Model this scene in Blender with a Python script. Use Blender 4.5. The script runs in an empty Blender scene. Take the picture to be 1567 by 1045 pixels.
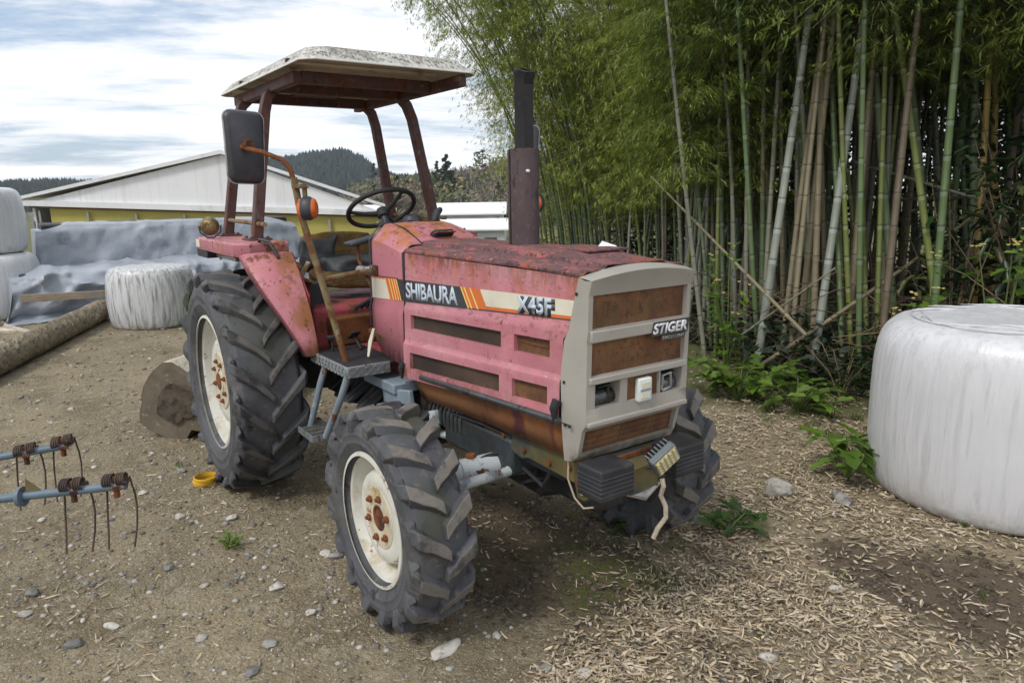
import bpy, bmesh, math, random
import numpy as np
from mathutils import Vector, Matrix, Euler, noise
R=math.radians; PI=math.pi
random.seed(7); rng=np.random.default_rng(7)
sc=bpy.context.scene
HAZE=.00028
C=sc.collection

# ------------------------------------------------------------------ helpers
def sm(a,b,x):
    t=min(1,max(0,(x-a)/(b-a))); return t*t*(3-2*t)

class MB:
    """collects shapes into one mesh"""
    def __init__(s): s.v=[]; s.f=[]; s.m=[]
    def add(s,vs,fs,mi=0):
        o=len(s.v); s.v+= [tuple(p) for p in vs]; s.f+=[tuple(i+o for i in f) for f in fs]; s.m+=[mi]*len(fs); return s
    def box(s,c,d,M=None,mi=0,taper=1.0):
        x,y,z=[k/2 for k in d]; vs=[]
        for zz,t in ((-z,1),(z,taper)):
            for xx,yy in ((-x,-y),(x,-y),(x,y),(-x,y)): vs.append(Vector((xx*t,yy*t,zz)))
        if M is not None: vs=[M@p for p in vs]
        vs=[p+Vector(c) for p in vs]
        return s.add(vs,[(3,2,1,0),(4,5,6,7),(0,1,5,4),(1,2,6,5),(2,3,7,6),(3,0,4,7)],mi)
    def tube(s,pts,r,n=10,mi=0,cap=True,square=False,twist=0):
        P=[Vector(p) for p in pts]; k=len(P)
        rs=list(r) if hasattr(r,'__len__') else [r]*k
        T=[(P[min(i+1,k-1)]-P[max(i-1,0)]).normalized() for i in range(k)]
        up=Vector((0,0,1)) if abs(T[0].z)<.9 else Vector((1,0,0))
        N=(up-T[0]*up.dot(T[0])).normalized(); vs=[]
        for i in range(k):
            N=(N-T[i]*N.dot(T[i])).normalized(); B=T[i].cross(N)
            for j in range(n):
                a=2*PI*j/n+twist; vs.append(P[i]+(N*math.cos(a)+B*math.sin(a))*rs[i])
        fs=[(i*n+j,i*n+(j+1)%n,(i+1)*n+(j+1)%n,(i+1)*n+j) for i in range(k-1) for j in range(n)]
        if cap: fs+=[tuple(range(n))[::-1],tuple((k-1)*n+j for j in range(n))]
        return s.add(vs,fs,mi)
    def lathe(s,prof,n=40,M=None,mi=0,close=False):
        """prof: (r,h); axis = local z"""
        vs=[];k=len(prof)
        for r,h in prof:
            for j in range(n):
                a=2*PI*j/n; vs.append(Vector((r*math.cos(a),r*math.sin(a),h)))
        if M is not None: vs=[M@p for p in vs]
        K=k if close else k-1
        fs=[(i*n+j,i*n+(j+1)%n,((i+1)%k)*n+(j+1)%n,((i+1)%k)*n+j) for i in range(K) for j in range(n)]
        return s.add(vs,fs,mi)
    def prism(s,poly,axis,a,b,mi=0):
        n=len(poly)
        def P(q,t):
            return {'x':(t,q[0],q[1]),'y':(q[0],t,q[1]),'z':(q[0],q[1],t)}[axis]
        vs=[P(q,a) for q in poly]+[P(q,b) for q in poly]
        fs=[tuple(range(n))[::-1],tuple(range(n,2*n))]+[(i,(i+1)%n,n+(i+1)%n,n+i) for i in range(n)]
        return s.add(vs,fs,mi)
    def loft(s,secs,closed=False,mi=0,cap=False):
        n=len(secs[0]); vs=[p for q in secs for p in q]; J=n if closed else n-1
        fs=[(i*n+j,i*n+(j+1)%n,(i+1)*n+(j+1)%n,(i+1)*n+j) for i in range(len(secs)-1) for j in range(J)]
        if cap: fs+=[tuple(range(n))[::-1],tuple((len(secs)-1)*n+j for j in range(n))]
        return s.add(vs,fs,mi)
    def build(s,name,mats,parent=None,loc=None,bev=0,seg=2,ang=30,solid=0,subd=0,smooth=True):
        me=bpy.data.meshes.new(name); me.from_pydata(s.v,[],s.f)
        mats=mats if isinstance(mats,(list,tuple)) else [mats]
        for m in mats: me.materials.append(m)
        if len(mats)>1: me.polygons.foreach_set('material_index',s.m)
        bm=bmesh.new(); bm.from_mesh(me); bmesh.ops.recalc_face_normals(bm,faces=bm.faces); bm.to_mesh(me); bm.free()
        return link(name,me,parent,loc,bev,seg,ang,solid,subd,smooth)

def link(name,me,parent=None,loc=None,bev=0,seg=2,ang=30,solid=0,subd=0,smooth=True):
    if smooth:
        me.shade_smooth(); me.set_sharp_from_angle(angle=R(ang))
    o=bpy.data.objects.new(name,me); C.objects.link(o)
    if parent is not None: o.parent=parent
    if loc is not None: o.location=loc
    if subd:
        m=o.modifiers.new('sub','SUBSURF'); m.levels=subd; m.render_levels=subd
    if solid:
        m=o.modifiers.new('sol','SOLIDIFY'); m.thickness=solid; m.offset=-1
    if bev:
        m=o.modifiers.new('bev','BEVEL'); m.width=bev; m.segments=seg; m.limit_method='ANGLE'; m.angle_limit=R(ang)
    return o

def npmesh(name,V,F,mats,mi=None):
    """V (n,3) floats, F (m,k) ints"""
    me=bpy.data.meshes.new(name); n=len(V); m,k=F.shape
    me.vertices.add(n); me.vertices.foreach_set('co',np.ascontiguousarray(V,np.float32).ravel())
    me.loops.add(m*k); me.loops.foreach_set('vertex_index',np.ascontiguousarray(F,np.int32).ravel())
    me.polygons.add(m); me.polygons.foreach_set('loop_start',np.arange(0,m*k,k,dtype=np.int32))
    for q in (mats if isinstance(mats,(list,tuple)) else [mats]): me.materials.append(q)
    if mi is not None: me.polygons.foreach_set('material_index',np.ascontiguousarray(mi,np.int32))
    me.update(calc_edges=True); return me

def thing(name,label,cat,loc=(0,0,0),rz=0,group=None):
    o=bpy.data.objects.new(name,None); o.empty_display_size=.1; C.objects.link(o)
    o.location=loc; o.rotation_euler=(0,0,rz); return tag(o,label,cat,group)
def tag(o,label,cat,group=None):
    o['label']=label; o['category']=cat
    if group: o['group']=group
    return o
def kind(o,k): o['kind']=k; return o

def text_mesh(s,size,bold=0,ext=.0015,shear=0,sx=1,space=1):
    cu=bpy.data.curves.new('txt','FONT'); cu.body=s; cu.size=size; cu.offset=bold; cu.extrude=ext; cu.shear=shear; cu.space_character=space
    o=bpy.data.objects.new('txt',cu); C.objects.link(o)
    dg=bpy.context.evaluated_depsgraph_get(); dg.update()
    me=bpy.data.meshes.new_from_object(o.evaluated_get(dg)); bpy.data.objects.remove(o); bpy.data.curves.remove(cu)
    me.transform(Matrix.Diagonal((sx,1,1,1)))
    return me
def fit_text(s,w,h,M,bold=0,ext=.0015,shear=0,space=1):
    """text mesh scaled to w x h, lower-left at origin, then placed by M (local x right, y up, z out)"""
    me=text_mesh(s,1.0,bold,0.0,shear,1,space)
    xs=[v.co.x for v in me.vertices]; ys=[v.co.y for v in me.vertices]
    x0,x1,y0,y1=min(xs),max(xs),min(ys),max(ys)
    bm=bmesh.new(); bm.from_mesh(me)
    for v in bm.verts: v.co=Vector(((v.co.x-x0)/(x1-x0)*w,(v.co.y-y0)/(y1-y0)*h,0))
    r=bmesh.ops.extrude_face_region(bm,geom=bm.faces[:])
    for g in r['geom']:
        if isinstance(g,bmesh.types.BMVert): g.co.z+=ext
    bmesh.ops.recalc_face_normals(bm,faces=bm.faces)
    bm.to_mesh(me); bm.free(); me.transform(M); return me

# ------------------------------------------------------------------ materials
def mk(name,base,rough=.6,metal=0,var=.12,vs=5,layers=(),bump=None,trans=0,spec=.5,coord='Object',island=0,coat=0):
    """layers: dict(c,s,lo,hi,st=(1,1,1),z=(z0,z1) fade by height,r=rough,d=detail)"""
    m=bpy.data.materials.new(name); m.use_nodes=True; nt=m.node_tree; N=nt.nodes; L=nt.links
    b=N['Principled BSDF']; b.inputs['Metallic'].default_value=metal; b.inputs['Specular IOR Level'].default_value=spec
    if coat: b.inputs['Coat Weight'].default_value=coat
    tc=N.new('ShaderNodeTexCoord'); co=tc.outputs[coord]
    def ns(s,st=(1,1,1),d=5,rg=.6,seed=0):
        mp=N.new('ShaderNodeMapping'); mp.inputs['Scale'].default_value=st; mp.inputs['Location'].default_value=(seed*3.1,seed*1.7,seed*.9); L.new(co,mp.inputs[0])
        t=N.new('ShaderNodeTexNoise'); t.inputs['Scale'].default_value=s; t.inputs['Detail'].default_value=d; t.inputs['Roughness'].default_value=rg
        L.new(mp.outputs[0],t.inputs['Vector']); return t.outputs['Fac']
    def rng_(o,lo,hi,a=0,bb=1):
        r=N.new('ShaderNodeMapRange'); r.interpolation_type='SMOOTHSTEP'
        for i,vv in zip(('From Min','From Max','To Min','To Max'),(lo,hi,a,bb)): r.inputs[i].default_value=vv
        L.new(o,r.inputs['Value']); return r.outputs[0]
    def mul(a,c_):
        q=N.new('ShaderNodeMath'); q.operation='MULTIPLY'; L.new(a,q.inputs[0])
        if isinstance(c_,(int,float)): q.inputs[1].default_value=c_
        else: L.new(c_,q.inputs[1])
        return q.outputs[0]
    def mix(f,a,c_):
        q=N.new('ShaderNodeMix'); q.data_type='RGBA'
        if isinstance(f,float): q.inputs[0].default_value=f
        else: L.new(f,q.inputs[0])
        for i,vv in ((6,a),(7,c_)):
            if hasattr(vv,'links'): L.new(vv,q.inputs[i])
            else: q.inputs[i].default_value=(*vv,1)
        return q.outputs[2]
    lo=[c*(1-var) for c in base]; hi=[min(1,c*(1+var)) for c in base]
    col=mix(rng_(ns(vs,seed=1),.3,.7),lo,hi)
    if island:
        g=N.new('ShaderNodeNewGeometry'); h=N.new('ShaderNodeHueSaturation'); L.new(col,h.inputs['Color'])
        L.new(rng_(g.outputs['Random Per Island'],0,1,1-island,1+island),h.inputs['Value'])
        q=N.new('ShaderNodeMath'); q.operation='FRACT'; L.new(mul(g.outputs['Random Per Island'],7.31),q.inputs[0])
        L.new(rng_(q.outputs[0],0,1,.5-.03*island,.5+.03*island),h.inputs['Hue']); L.new(rng_(q.outputs[0],0,1,1-.4*island,1+.15*island),h.inputs['Saturation']); col=h.outputs[0]
    rg=None; rv=rough; sep=None
    for i,l in enumerate(layers):
        f=rng_(ns(l.get('s',8),l.get('st',(1,1,1)),l.get('d',6),l.get('rg',.65),i+2),l['lo'],l['hi'])
        for ax in 'xyz':
            if ax in l:
                if sep is None: sep=N.new('ShaderNodeSeparateXYZ'); L.new(co,sep.inputs[0])
                f=mul(f,rng_(sep.outputs['XYZ'.index(ax.upper())],*l[ax]))
        if 'a' in l: f=mul(f,l['a'])
        col=mix(f,col,l['c'])
        if 'r' in l:
            q=N.new('ShaderNodeMix'); q.data_type='FLOAT'; L.new(f,q.inputs[0])
            if rg is None: q.inputs[2].default_value=rough
            else: L.new(rg,q.inputs[2])
            q.inputs[3].default_value=l['r']; rg=q.outputs[0]
    if rg is not None: L.new(rg,b.inputs['Roughness'])
    else: b.inputs['Roughness'].default_value=rough
    L.new(col,b.inputs['Base Color'])
    if bump:
        bp=N.new('ShaderNodeBump'); bp.inputs['Strength'].default_value=bump[1]; bp.inputs['Distance'].default_value=bump[2] if len(bump)>2 else .01
        L.new(ns(bump[0],bump[3] if len(bump)>3 else (1,1,1),6,seed=9),bp.inputs['Height']); L.new(bp.outputs[0],b.inputs['Normal'])
    if trans:
        t=N.new('ShaderNodeBsdfTranslucent'); L.new(col,t.inputs[0]); x=N.new('ShaderNodeMixShader'); x.inputs[0].default_value=trans
        L.new(b.outputs[0],x.inputs[1]); L.new(t.outputs[0],x.inputs[2]); L.new(x.outputs[0],N['Material Output'].inputs[0])
    m['col']=1
    return m
def nodes(m): return m.node_tree.nodes,m.node_tree.links

RUST=(.17,.058,.018); DRUST=(.055,.024,.016); LICH=(.30,.27,.20)
PINK=(.465,.168,.205)
spots=dict(c=RUST,s=38,lo=.66,hi=.72,r=.9)
M={}
M['pink']=mk('faded_pink_paint',PINK,.42,0,.10,3,[
    dict(c=(.60,.20,.215),s=5,lo=.5,hi=.8),
    dict(c=(.44,.12,.035),s=7,lo=.40,hi=.66,st=(2.2,2.2,.35),z=(1.22,1.385),r=.8),
    dict(c=RUST,s=16,lo=.45,hi=.62,st=(1.5,1.5,.5),z=(1.30,1.41),r=.9),
    dict(c=(.10,.045,.035),s=22,lo=.42,hi=.58,st=(3,3,.15),z=(1.33,1.41),a=.8,r=.9),
    dict(c=RUST,s=30,lo=.62,hi=.68,r=.9),dict(c=(.30,.12,.06),s=11,lo=.48,hi=.62,st=(.7,1,1.6),z=(1.02,.86),a=.75,r=.9),dict(c=(.13,.075,.04),s=24,lo=.54,hi=.64,st=(.8,1,2.5),z=(1.10,1.17),a=.6),dict(c=(.60,.32,.35),s=2.5,lo=.45,hi=.70,a=.55),dict(c=(.66,.42,.44),s=70,lo=.60,hi=.70,st=(.25,1,1),a=.55),dict(c=(.22,.075,.07),s=45,lo=.60,hi=.70,st=(1,1,.3),a=.6),dict(c=(.16,.07,.05),s=18,lo=.40,hi=.62,st=(4,1,.5),z=(.93,.84),a=.55,r=.9),dict(c=(.36,.13,.07),s=6,lo=.42,hi=.66,x=(.42,.62),a=.55,r=.8),
    dict(c=RUST,s=14,lo=.54,hi=.62,st=(1,1,.5),z=(.95,.80),r=.9)],bump=(160,.06,.002),coat=.0)
M['hoodtop']=mk('rusted_lichened_pink_paint',(.30,.105,.108),.65,0,.25,6,[
    dict(c=(.125,.066,.068),s=9,lo=.32,hi=.56,st=(.5,1.4,1),r=.95),
    dict(c=(.23,.075,.03),s=6,lo=.5,hi=.66,r=.9),
    dict(c=(.40,.095,.10),s=26,lo=.56,hi=.63,st=(.5,1.6,1)),
    dict(c=(.06,.035,.04),s=55,lo=.52,hi=.62,r=.95),
    dict(c=(.36,.25,.22),s=45,lo=.62,hi=.7,r=.95)],bump=(70,.5,.006))
M['fender']=mk('faded_pink_fender_paint',PINK,.45,0,.10,3,[
    dict(c=(.60,.21,.23),s=4,lo=.5,hi=.8),
    dict(c=(.30,.12,.05),s=9,lo=.40,hi=.58,st=(1,1,.6),r=.9,y=(-.68,-.53)),dict(c=(.38,.17,.09),s=5,lo=.5,hi=.66,z=(.9,1.3),a=.7,r=.8),dict(c=(.16,.06,.03),s=13,lo=.55,hi=.63,z=(1.05,1.40),r=.9),
    dict(c=RUST,s=26,lo=.585,hi=.65,r=.9),
    dict(c=(.09,.05,.03),s=40,lo=.63,hi=.68,r=.9)    ,dict(c=(.20,.06,.055),s=4,lo=.52,hi=.66,z=(1.06,.84),a=.7)],bump=(140,.08,.002))
M['cowl']=mk('rust_blushed_pink_cowl_paint',PINK,.45,0,.10,3,[
    dict(c=(.60,.21,.23),s=4,lo=.5,hi=.8),
    dict(c=(.40,.15,.05),s=6,lo=.42,hi=.58,z=(1.38,1.46),r=.85),
    dict(c=(.13,.05,.03),s=30,lo=.5,hi=.62,z=(1.42,1.5),a=.8,r=.9),
    dict(c=RUST,s=20,lo=.62,hi=.68,r=.9),
    dict(c=(.15,.055,.03),s=13,lo=.48,hi=.56,st=(1.6,1.6,.4),z=(.97,.83),r=.9)],bump=(140,.08,.002))
M['dkpink']=mk('grimy_dark_pink_paint',(.30,.05,.065),.6,0,.2,4,[dict(c=RUST,s=9,lo=.5,hi=.62,r=.9),dict(c=(.05,.03,.025),s=6,lo=.5,hi=.7,r=.9)])
M['belly']=mk('rusted_orange_side_panel',(.185,.080,.028),.9,0,.2,5,[
    dict(c=(.30,.10,.03),s=5,lo=.45,hi=.65,x=(-.2,.3)),
    dict(c=(.10,.022,.028),s=8,lo=.5,hi=.62,st=(1.6,1,.35),x=(-.3,.1),r=.8),
    dict(c=(.06,.03,.02),s=30,lo=.6,hi=.7)],bump=(120,.15,.002))
M['mesh_rust']=mk('rusty_grille_mesh',(.185,.085,.036),.85,0,.28,8,[
    dict(c=(.125,.048,.026),s=7,lo=.45,hi=.65,a=.7),dict(c=(.19,.13,.045),s=9,lo=.52,hi=.72,st=(1,1.5,.4),a=.6),dict(c=(.06,.035,.02),s=40,lo=.52,hi=.66,a=.7),dict(c=(.02,.02,.018),s=9,lo=.6,hi=.7,st=(1,2,.3),a=.7)])
M['beige']=mk('weathered_beige_plastic',(.345,.325,.290),.5,0,.06,4,[
    dict(c=(.29,.255,.215),s=5,lo=.45,hi=.7,z=(1.05,.85)),dict(c=(.10,.09,.06),s=8,lo=.45,hi=.65,st=(1,1,.5),z=(.80,.73),r=.8),
    dict(c=(.2,.17,.13),s=40,lo=.66,hi=.72)],bump=(90,.05,.002))
M['rops']=mk('rusted_maroon_steel',(.085,.038,.036),.6,0,.25,7,[
    dict(c=(.17,.135,.115),s=16,lo=.56,hi=.68,r=.9),dict(c=(.13,.045,.025),s=11,lo=.5,hi=.66,r=.9),dict(c=(.03,.018,.016),s=30,lo=.56,hi=.66)],bump=(90,.2,.003))
M['shield']=mk('dull_brown_muffler_shield',(.082,.058,.062),.7,.1,.15,5,[dict(c=(.13,.085,.075),s=60,lo=.55,hi=.65,st=(1,1,.5)),dict(c=(.03,.018,.02),s=30,lo=.55,hi=.65,st=(1,1,.4),z=(1.55,1.7))],bump=(80,.25,.002))
M['black']=mk('sooty_black_metal',(.018,.016,.018),.45,.2,.3,8,[dict(c=(.07,.06,.06),s=20,lo=.6,hi=.7,r=.8)],bump=(60,.1,.002))
M['rubber']=mk('black_rubber',(.02,.02,.023),.65,0,.3,8,[dict(c=(.07,.065,.06),s=9,lo=.55,hi=.75,r=.9)],bump=(120,.15,.002))
M['tyre']=mk('aged_tyre_rubber',(.066,.068,.078),.68,0,.3,5,[
    dict(c=(.105,.105,.11),s=5,lo=.46,hi=.72,r=.8),dict(c=(.17,.15,.12),s=22,lo=.56,hi=.70,r=.95,a=.8),dict(c=(.012,.013,.017),s=12,lo=.55,hi=.7),dict(c=(.055,.06,.042),s=3,lo=.5,hi=.7)],bump=(90,.35,.004))
M['lug']=mk('worn_grey_tyre_lug',(.150,.136,.120),.9,0,.2,10,[dict(c=(.045,.044,.046),s=9,lo=.48,hi=.66),dict(c=(.19,.165,.135),s=40,lo=.55,hi=.7)],bump=(130,.4,.004))
M['lugr']=mk('worn_dark_tyre_lug',(.10,.093,.085),.85,0,.2,10,[dict(c=(.026,.027,.031),s=9,lo=.48,hi=.62),dict(c=(.13,.11,.085),s=40,lo=.6,hi=.72)],bump=(130,.4,.004))
M['rim']=mk('chipped_cream_rim_paint',(.62,.61,.55),.45,0,.07,4,[
    dict(c=(.42,.36,.24),s=7,lo=.5,hi=.72,r=.7),dict(c=(.20,.09,.03),s=20,lo=.60,hi=.68,r=.9),dict(c=(.10,.05,.03),s=45,lo=.66,hi=.7,r=.9)],bump=(90,.1,.002))
M['hub']=mk('rust_stained_hub_paint',(.56,.51,.39),.6,0,.12,6,[dict(c=(.40,.27,.12),s=9,lo=.46,hi=.68,r=.8),dict(c=RUST,s=16,lo=.60,hi=.67,r=.9)],bump=(80,.15,.002))
M['rust']=mk('rusted_iron',RUST,.9,.1,.35,14,[dict(c=DRUST,s=10,lo=.48,hi=.62),dict(c=(.26,.10,.035),s=30,lo=.58,hi=.7)],bump=(100,.5,.004))
M['rustpole']=mk('rusty_pole_with_flaking_paint',(.20,.155,.075),.8,0,.2,10,[dict(c=(.15,.06,.02),s=12,lo=.47,hi=.58),dict(c=(.33,.29,.20),s=26,lo=.58,hi=.68),dict(c=DRUST,s=24,lo=.6,hi=.68)],bump=(100,.4,.003))
M['blue']=mk('grimy_blue_grey_paint',(.20,.25,.30),.55,0,.15,6,[dict(c=(.42,.44,.43),s=7,lo=.55,hi=.68),dict(c=RUST,s=12,lo=.6,hi=.68,r=.9),dict(c=(.05,.05,.05),s=5,lo=.55,hi=.75,r=.9)],bump=(60,.15,.003))
M['axle']=mk('flaking_pale_axle_paint',(.46,.50,.52),.5,0,.1,6,[dict(c=(.16,.19,.21),s=6,lo=.5,hi=.62),dict(c=(.10,.035,.02),s=9,lo=.58,hi=.62,r=.9)],bump=(60,.15,.003))
M['step']=mk('galvanised_grey_step',(.26,.28,.29),.5,.4,.15,8,[dict(c=(.18,.13,.06),s=8,lo=.55,hi=.66,r=.9),dict(c=RUST,s=14,lo=.6,hi=.66,r=.9)],bump=(60,.15,.003))
M['chassis']=mk('olive_oily_chassis',(.115,.098,.040),.6,0,.25,6,[dict(c=(.06,.07,.06),s=4,lo=.5,hi=.62),dict(c=RUST,s=12,lo=.58,hi=.66)],bump=(60,.2,.003))
M['grime']=mk('oily_black_casting',(.022,.023,.026),.6,.1,.5,10,[dict(c=(.07,.05,.035),s=8,lo=.55,hi=.7,r=.9),dict(c=(.035,.04,.045),s=5,lo=.58,hi=.68)],bump=(40,.5,.01))
M['engine']=mk('grimy_blue_engine',(.034,.043,.050),.5,.1,.4,9,[dict(c=(.03,.03,.03),s=7,lo=.5,hi=.64),dict(c=RUST,s=10,lo=.62,hi=.7)],bump=(40,.4,.008))
M['canopy']=mk('lichen_streaked_white_canopy',(.58,.57,.53),.55,0,.08,5,[
    dict(c=(.30,.285,.255),s=7,lo=.42,hi=.66,r=.9,z=(2.312,2.33)),dict(c=(.12,.115,.10),s=75,lo=.46,hi=.62,st=(1,1,.16),r=.95,z=(2.308,2.325)),dict(c=(.2,.18,.14),s=12,lo=.55,hi=.7)],bump=(60,.12,.003))
M['canopy_in']=mk('yellowed_canopy_lining',(.62,.57,.46),.7,0,.1,4,[dict(c=(.36,.28,.2),s=8,lo=.55,hi=.7)])
M['orange']=mk('orange_lens',(.60,.115,.010),.25,0,.1,6,[dict(c=(.3,.08,.02),s=9,lo=.55,hi=.7)],spec=.6)
M['dkplastic']=mk('sun_faded_black_plastic',(.035,.038,.048),.5,0,.2,6,[dict(c=(.1,.1,.1),s=12,lo=.6,hi=.7,r=.9)])
M['mirror_back']=mk('scuffed_mirror_back',(.040,.040,.050),.45,0,.2,5,[dict(c=(.45,.42,.4),s=30,lo=.70,hi=.73,r=.9),dict(c=(.08,.07,.07),s=6,lo=.5,hi=.7)])
M['chrome']=mk('dull_grey_trim',(.38,.38,.37),.4,.5,.15,6,[dict(c=(.1,.09,.08),s=10,lo=.5,hi=.7)])
M['lamp']=mk('tarnished_lamp_shell',(.24,.18,.085),.4,.5,.2,8,[dict(c=(.12,.06,.02),s=14,lo=.5,hi=.65,r=.8)])
M['steel']=mk('dark_bare_steel',(.13,.135,.14),.35,.7,.2,8,[dict(c=(.05,.045,.04),s=9,lo=.5,hi=.65,r=.7)])
M['decal_white']=mk('cream_decal',(.66,.62,.50),.5,0,.06,6,[dict(c=(.45,.36,.22),s=8,lo=.58,hi=.75)])
M['decal_orange']=mk('orange_decal',(.62,.15,.03),.5,0,.06,6,[dict(c=(.4,.14,.06),s=12,lo=.58,hi=.72)])
M['decal_black']=mk('black_decal',(.035,.040,.045),.5,0,.2,6)
M['decal_letter']=mk('silver_letter',(.50,.57,.66),.55,0,.05,12)
M['badge']=mk('white_badge_letter',(.75,.76,.80),.4,0,.05,8)
M['decal_yellow']=mk('pale_yellow_line',(.75,.62,.22),.5,0,.05,6)
M['foam']=mk('crumbling_yellow_foam',(.105,.062,.018),.95,0,.35,9,[dict(c=(.16,.08,.02),s=7,lo=.48,hi=.65)],bump=(40,.8,.02))
M['vinyl']=mk('torn_black_vinyl',(.03,.034,.04),.55,0,.3,6,[dict(c=(.08,.085,.09),s=6,lo=.55,hi=.7)],bump=(14,.6,.02))
M['rope']=mk('dirty_rope',(.42,.36,.28),.95,0,.2,30,bump=(150,.8,.005))
M['wire']=mk('thin_cream_cable',(.42,.34,.24),.6)
M['led']=mk('yellowed_led_face',(.42,.36,.13),.3,0,.15,10,[dict(c=(.8,.75,.5),s=90,lo=.60,hi=.66)])
M['led_body']=mk('grey_led_housing',(.13,.15,.165),.5,.3,.15,8,[dict(c=(.3,.28,.22),s=10,lo=.58,hi=.7)])
M['reflect']=mk('pale_lamp_cover',(.66,.72,.70),.35,0,.08,20)

# perforated vent screen: real diamond pattern of wire and hole
def vent_mat():
    m=mk('brown_vent_mesh',(.075,.046,.030),.8,0,.3,6,[dict(c=(.07,.03,.02),s=6,lo=.5,hi=.65)]); N,L=nodes(m); b=N['Principled BSDF']
    src=b.inputs['Base Color'].links[0].from_socket
    tc=N.new('ShaderNodeTexCoord'); mp=N.new('ShaderNodeMapping'); mp.inputs['Rotation'].default_value=(0,R(45),0); L.new(tc.outputs['Object'],mp.inputs[0])
    ch=N.new('ShaderNodeTexVoronoi'); ch.inputs['Scale'].default_value=120; ch.inputs['Randomness'].default_value=0; L.new(mp.outputs[0],ch.inputs['Vector'])
    r=N.new('ShaderNodeMapRange'); r.inputs[1].default_value=.40; r.inputs[2].default_value=.52; L.new(ch.outputs['Distance'],r.inputs[0])
    x=N.new('ShaderNodeMix'); x.data_type='RGBA'; L.new(r.outputs[0],x.inputs[0]); x.inputs[6].default_value=(.008,.007,.006,1); L.new(src,x.inputs[7]); L.new(x.outputs[2],b.inputs['Base Color'])
    return m
M['vent']=vent_mat()
def grille_mat():
    m=M['mesh_rust']; N,L=nodes(m); b=N['Principled BSDF']
    src=b.inputs['Base Color'].links[0].from_socket
    tc=N.new('ShaderNodeTexCoord'); ch=N.new('ShaderNodeTexVoronoi'); ch.inputs['Scale'].default_value=210; ch.inputs['Randomness'].default_value=.1; L.new(tc.outputs['Object'],ch.inputs['Vector'])
    r=N.new('ShaderNodeMapRange'); r.inputs[1].default_value=.2; r.inputs[2].default_value=.5; r.inputs[3].default_value=.35; L.new(ch.outputs['Distance'],r.inputs[0])
    x=N.new('ShaderNodeMix'); x.data_type='RGBA'; x.blend_type='MULTIPLY'; x.inputs[0].default_value=1; L.new(src,x.inputs[6]); L.new(r.outputs[0],x.inputs[7]); L.new(x.outputs[2],b.inputs['Base Color'])
    bp=N.new('ShaderNodeBump'); bp.inputs['Strength'].default_value=.4; bp.inputs['Distance'].default_value=.003; L.new(ch.outputs['Distance'],bp.inputs['Height']); L.new(bp.outputs[0],b.inputs['Normal'])
grille_mat()

# ------------------------------------------------------------------ camera, light, world
cx,cy,cz=2.427,-1.778,1.6591; ya,pi_,ro=R(145.013),R(-11.6613),R(-.9713)
fw=Vector((math.cos(ya)*math.cos(pi_),math.sin(ya)*math.cos(pi_),math.sin(pi_))); rt=Vector((math.sin(ya),-math.cos(ya),0)); up=rt.cross(fw)
r2=rt*math.cos(ro)+up*math.sin(ro); u2=up*math.cos(ro)-rt*math.sin(ro)
cam=bpy.data.cameras.new('camera'); co=bpy.data.objects.new('camera',cam); C.objects.link(co)
cam.sensor_width=36; cam.lens=1100.39*36/1567; cam.clip_end=6000; cam.clip_start=.05
co.matrix_world=Matrix(((r2.x,u2.x,-fw.x,cx),(r2.y,u2.y,-fw.y,cy),(r2.z,u2.z,-fw.z,cz),(0,0,0,1)))
sc.camera=co
SUN_EL,SUN_AZ=R(50),R(-75)   # direction towards the sun
sd=Vector((math.cos(SUN_EL)*math.cos(SUN_AZ),math.cos(SUN_EL)*math.sin(SUN_AZ),math.sin(SUN_EL)))
sl=bpy.data.lights.new('sun','SUN'); sl.energy=2.0; sl.angle=R(14); sl.color=(1,.95,.88)
so=bpy.data.objects.new('sun',sl); C.objects.link(so); so.rotation_euler=sd.to_track_quat('Z','Y').to_euler()
w=bpy.data.worlds.new('World'); sc.world=w; w.use_nodes=True; N=w.node_tree.nodes; L=w.node_tree.links
bg=N['Background']; bg.inputs[1].default_value=.11
sk=N.new('ShaderNodeTexSky'); sk.sky_type='NISHITA'; sk.sun_disc=False; sk.sun_elevation=SUN_EL; sk.sun_rotation=PI/2-SUN_AZ; sk.air_density=1; sk.dust_density=1.2
tc=N.new('ShaderNodeTexCoord'); sx=N.new('ShaderNodeSeparateXYZ'); L.new(tc.outputs['Generated'],sx.inputs[0])
def mth(op,a,b=None):
    q=N.new('ShaderNodeMath'); q.operation=op
    for i,vv in enumerate((a,b)):
        if vv is None: continue
        if isinstance(vv,(int,float)): q.inputs[i].default_value=vv
        else: L.new(vv,q.inputs[i])
    return q.outputs[0]
zz=mth('ADD',mth('MAXIMUM',sx.outputs[2],0.0),.16)
cb=N.new('ShaderNodeCombineXYZ'); L.new(mth('DIVIDE',sx.outputs[0],zz),cb.inputs[0]); L.new(mth('DIVIDE',sx.outputs[1],zz),cb.inputs[1])
m0=N.new('ShaderNodeMapping'); m0.inputs['Rotation'].default_value=(0,0,R(-72)); L.new(cb.outputs[0],m0.inputs[0])
mp=N.new('ShaderNodeMapping'); mp.inputs['Scale'].default_value=(.46,1.05,1); mp.inputs['Location'].default_value=(.3,.95,0); L.new(m0.outputs[0],mp.inputs[0])
n1=N.new('ShaderNodeTexNoise'); n1.inputs['Scale'].default_value=1.5; n1.inputs['Detail'].default_value=9; n1.inputs['Roughness'].default_value=.66; n1.inputs['Distortion'].default_value=.15; L.new(mp.outputs[0],n1.inputs['Vector'])
mr=N.new('ShaderNodeMapRange'); mr.interpolation_type='SMOOTHSTEP'; mr.inputs[1].default_value=.33; mr.inputs[2].default_value=.57; L.new(n1.outputs[0],mr.inputs[0])
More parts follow.
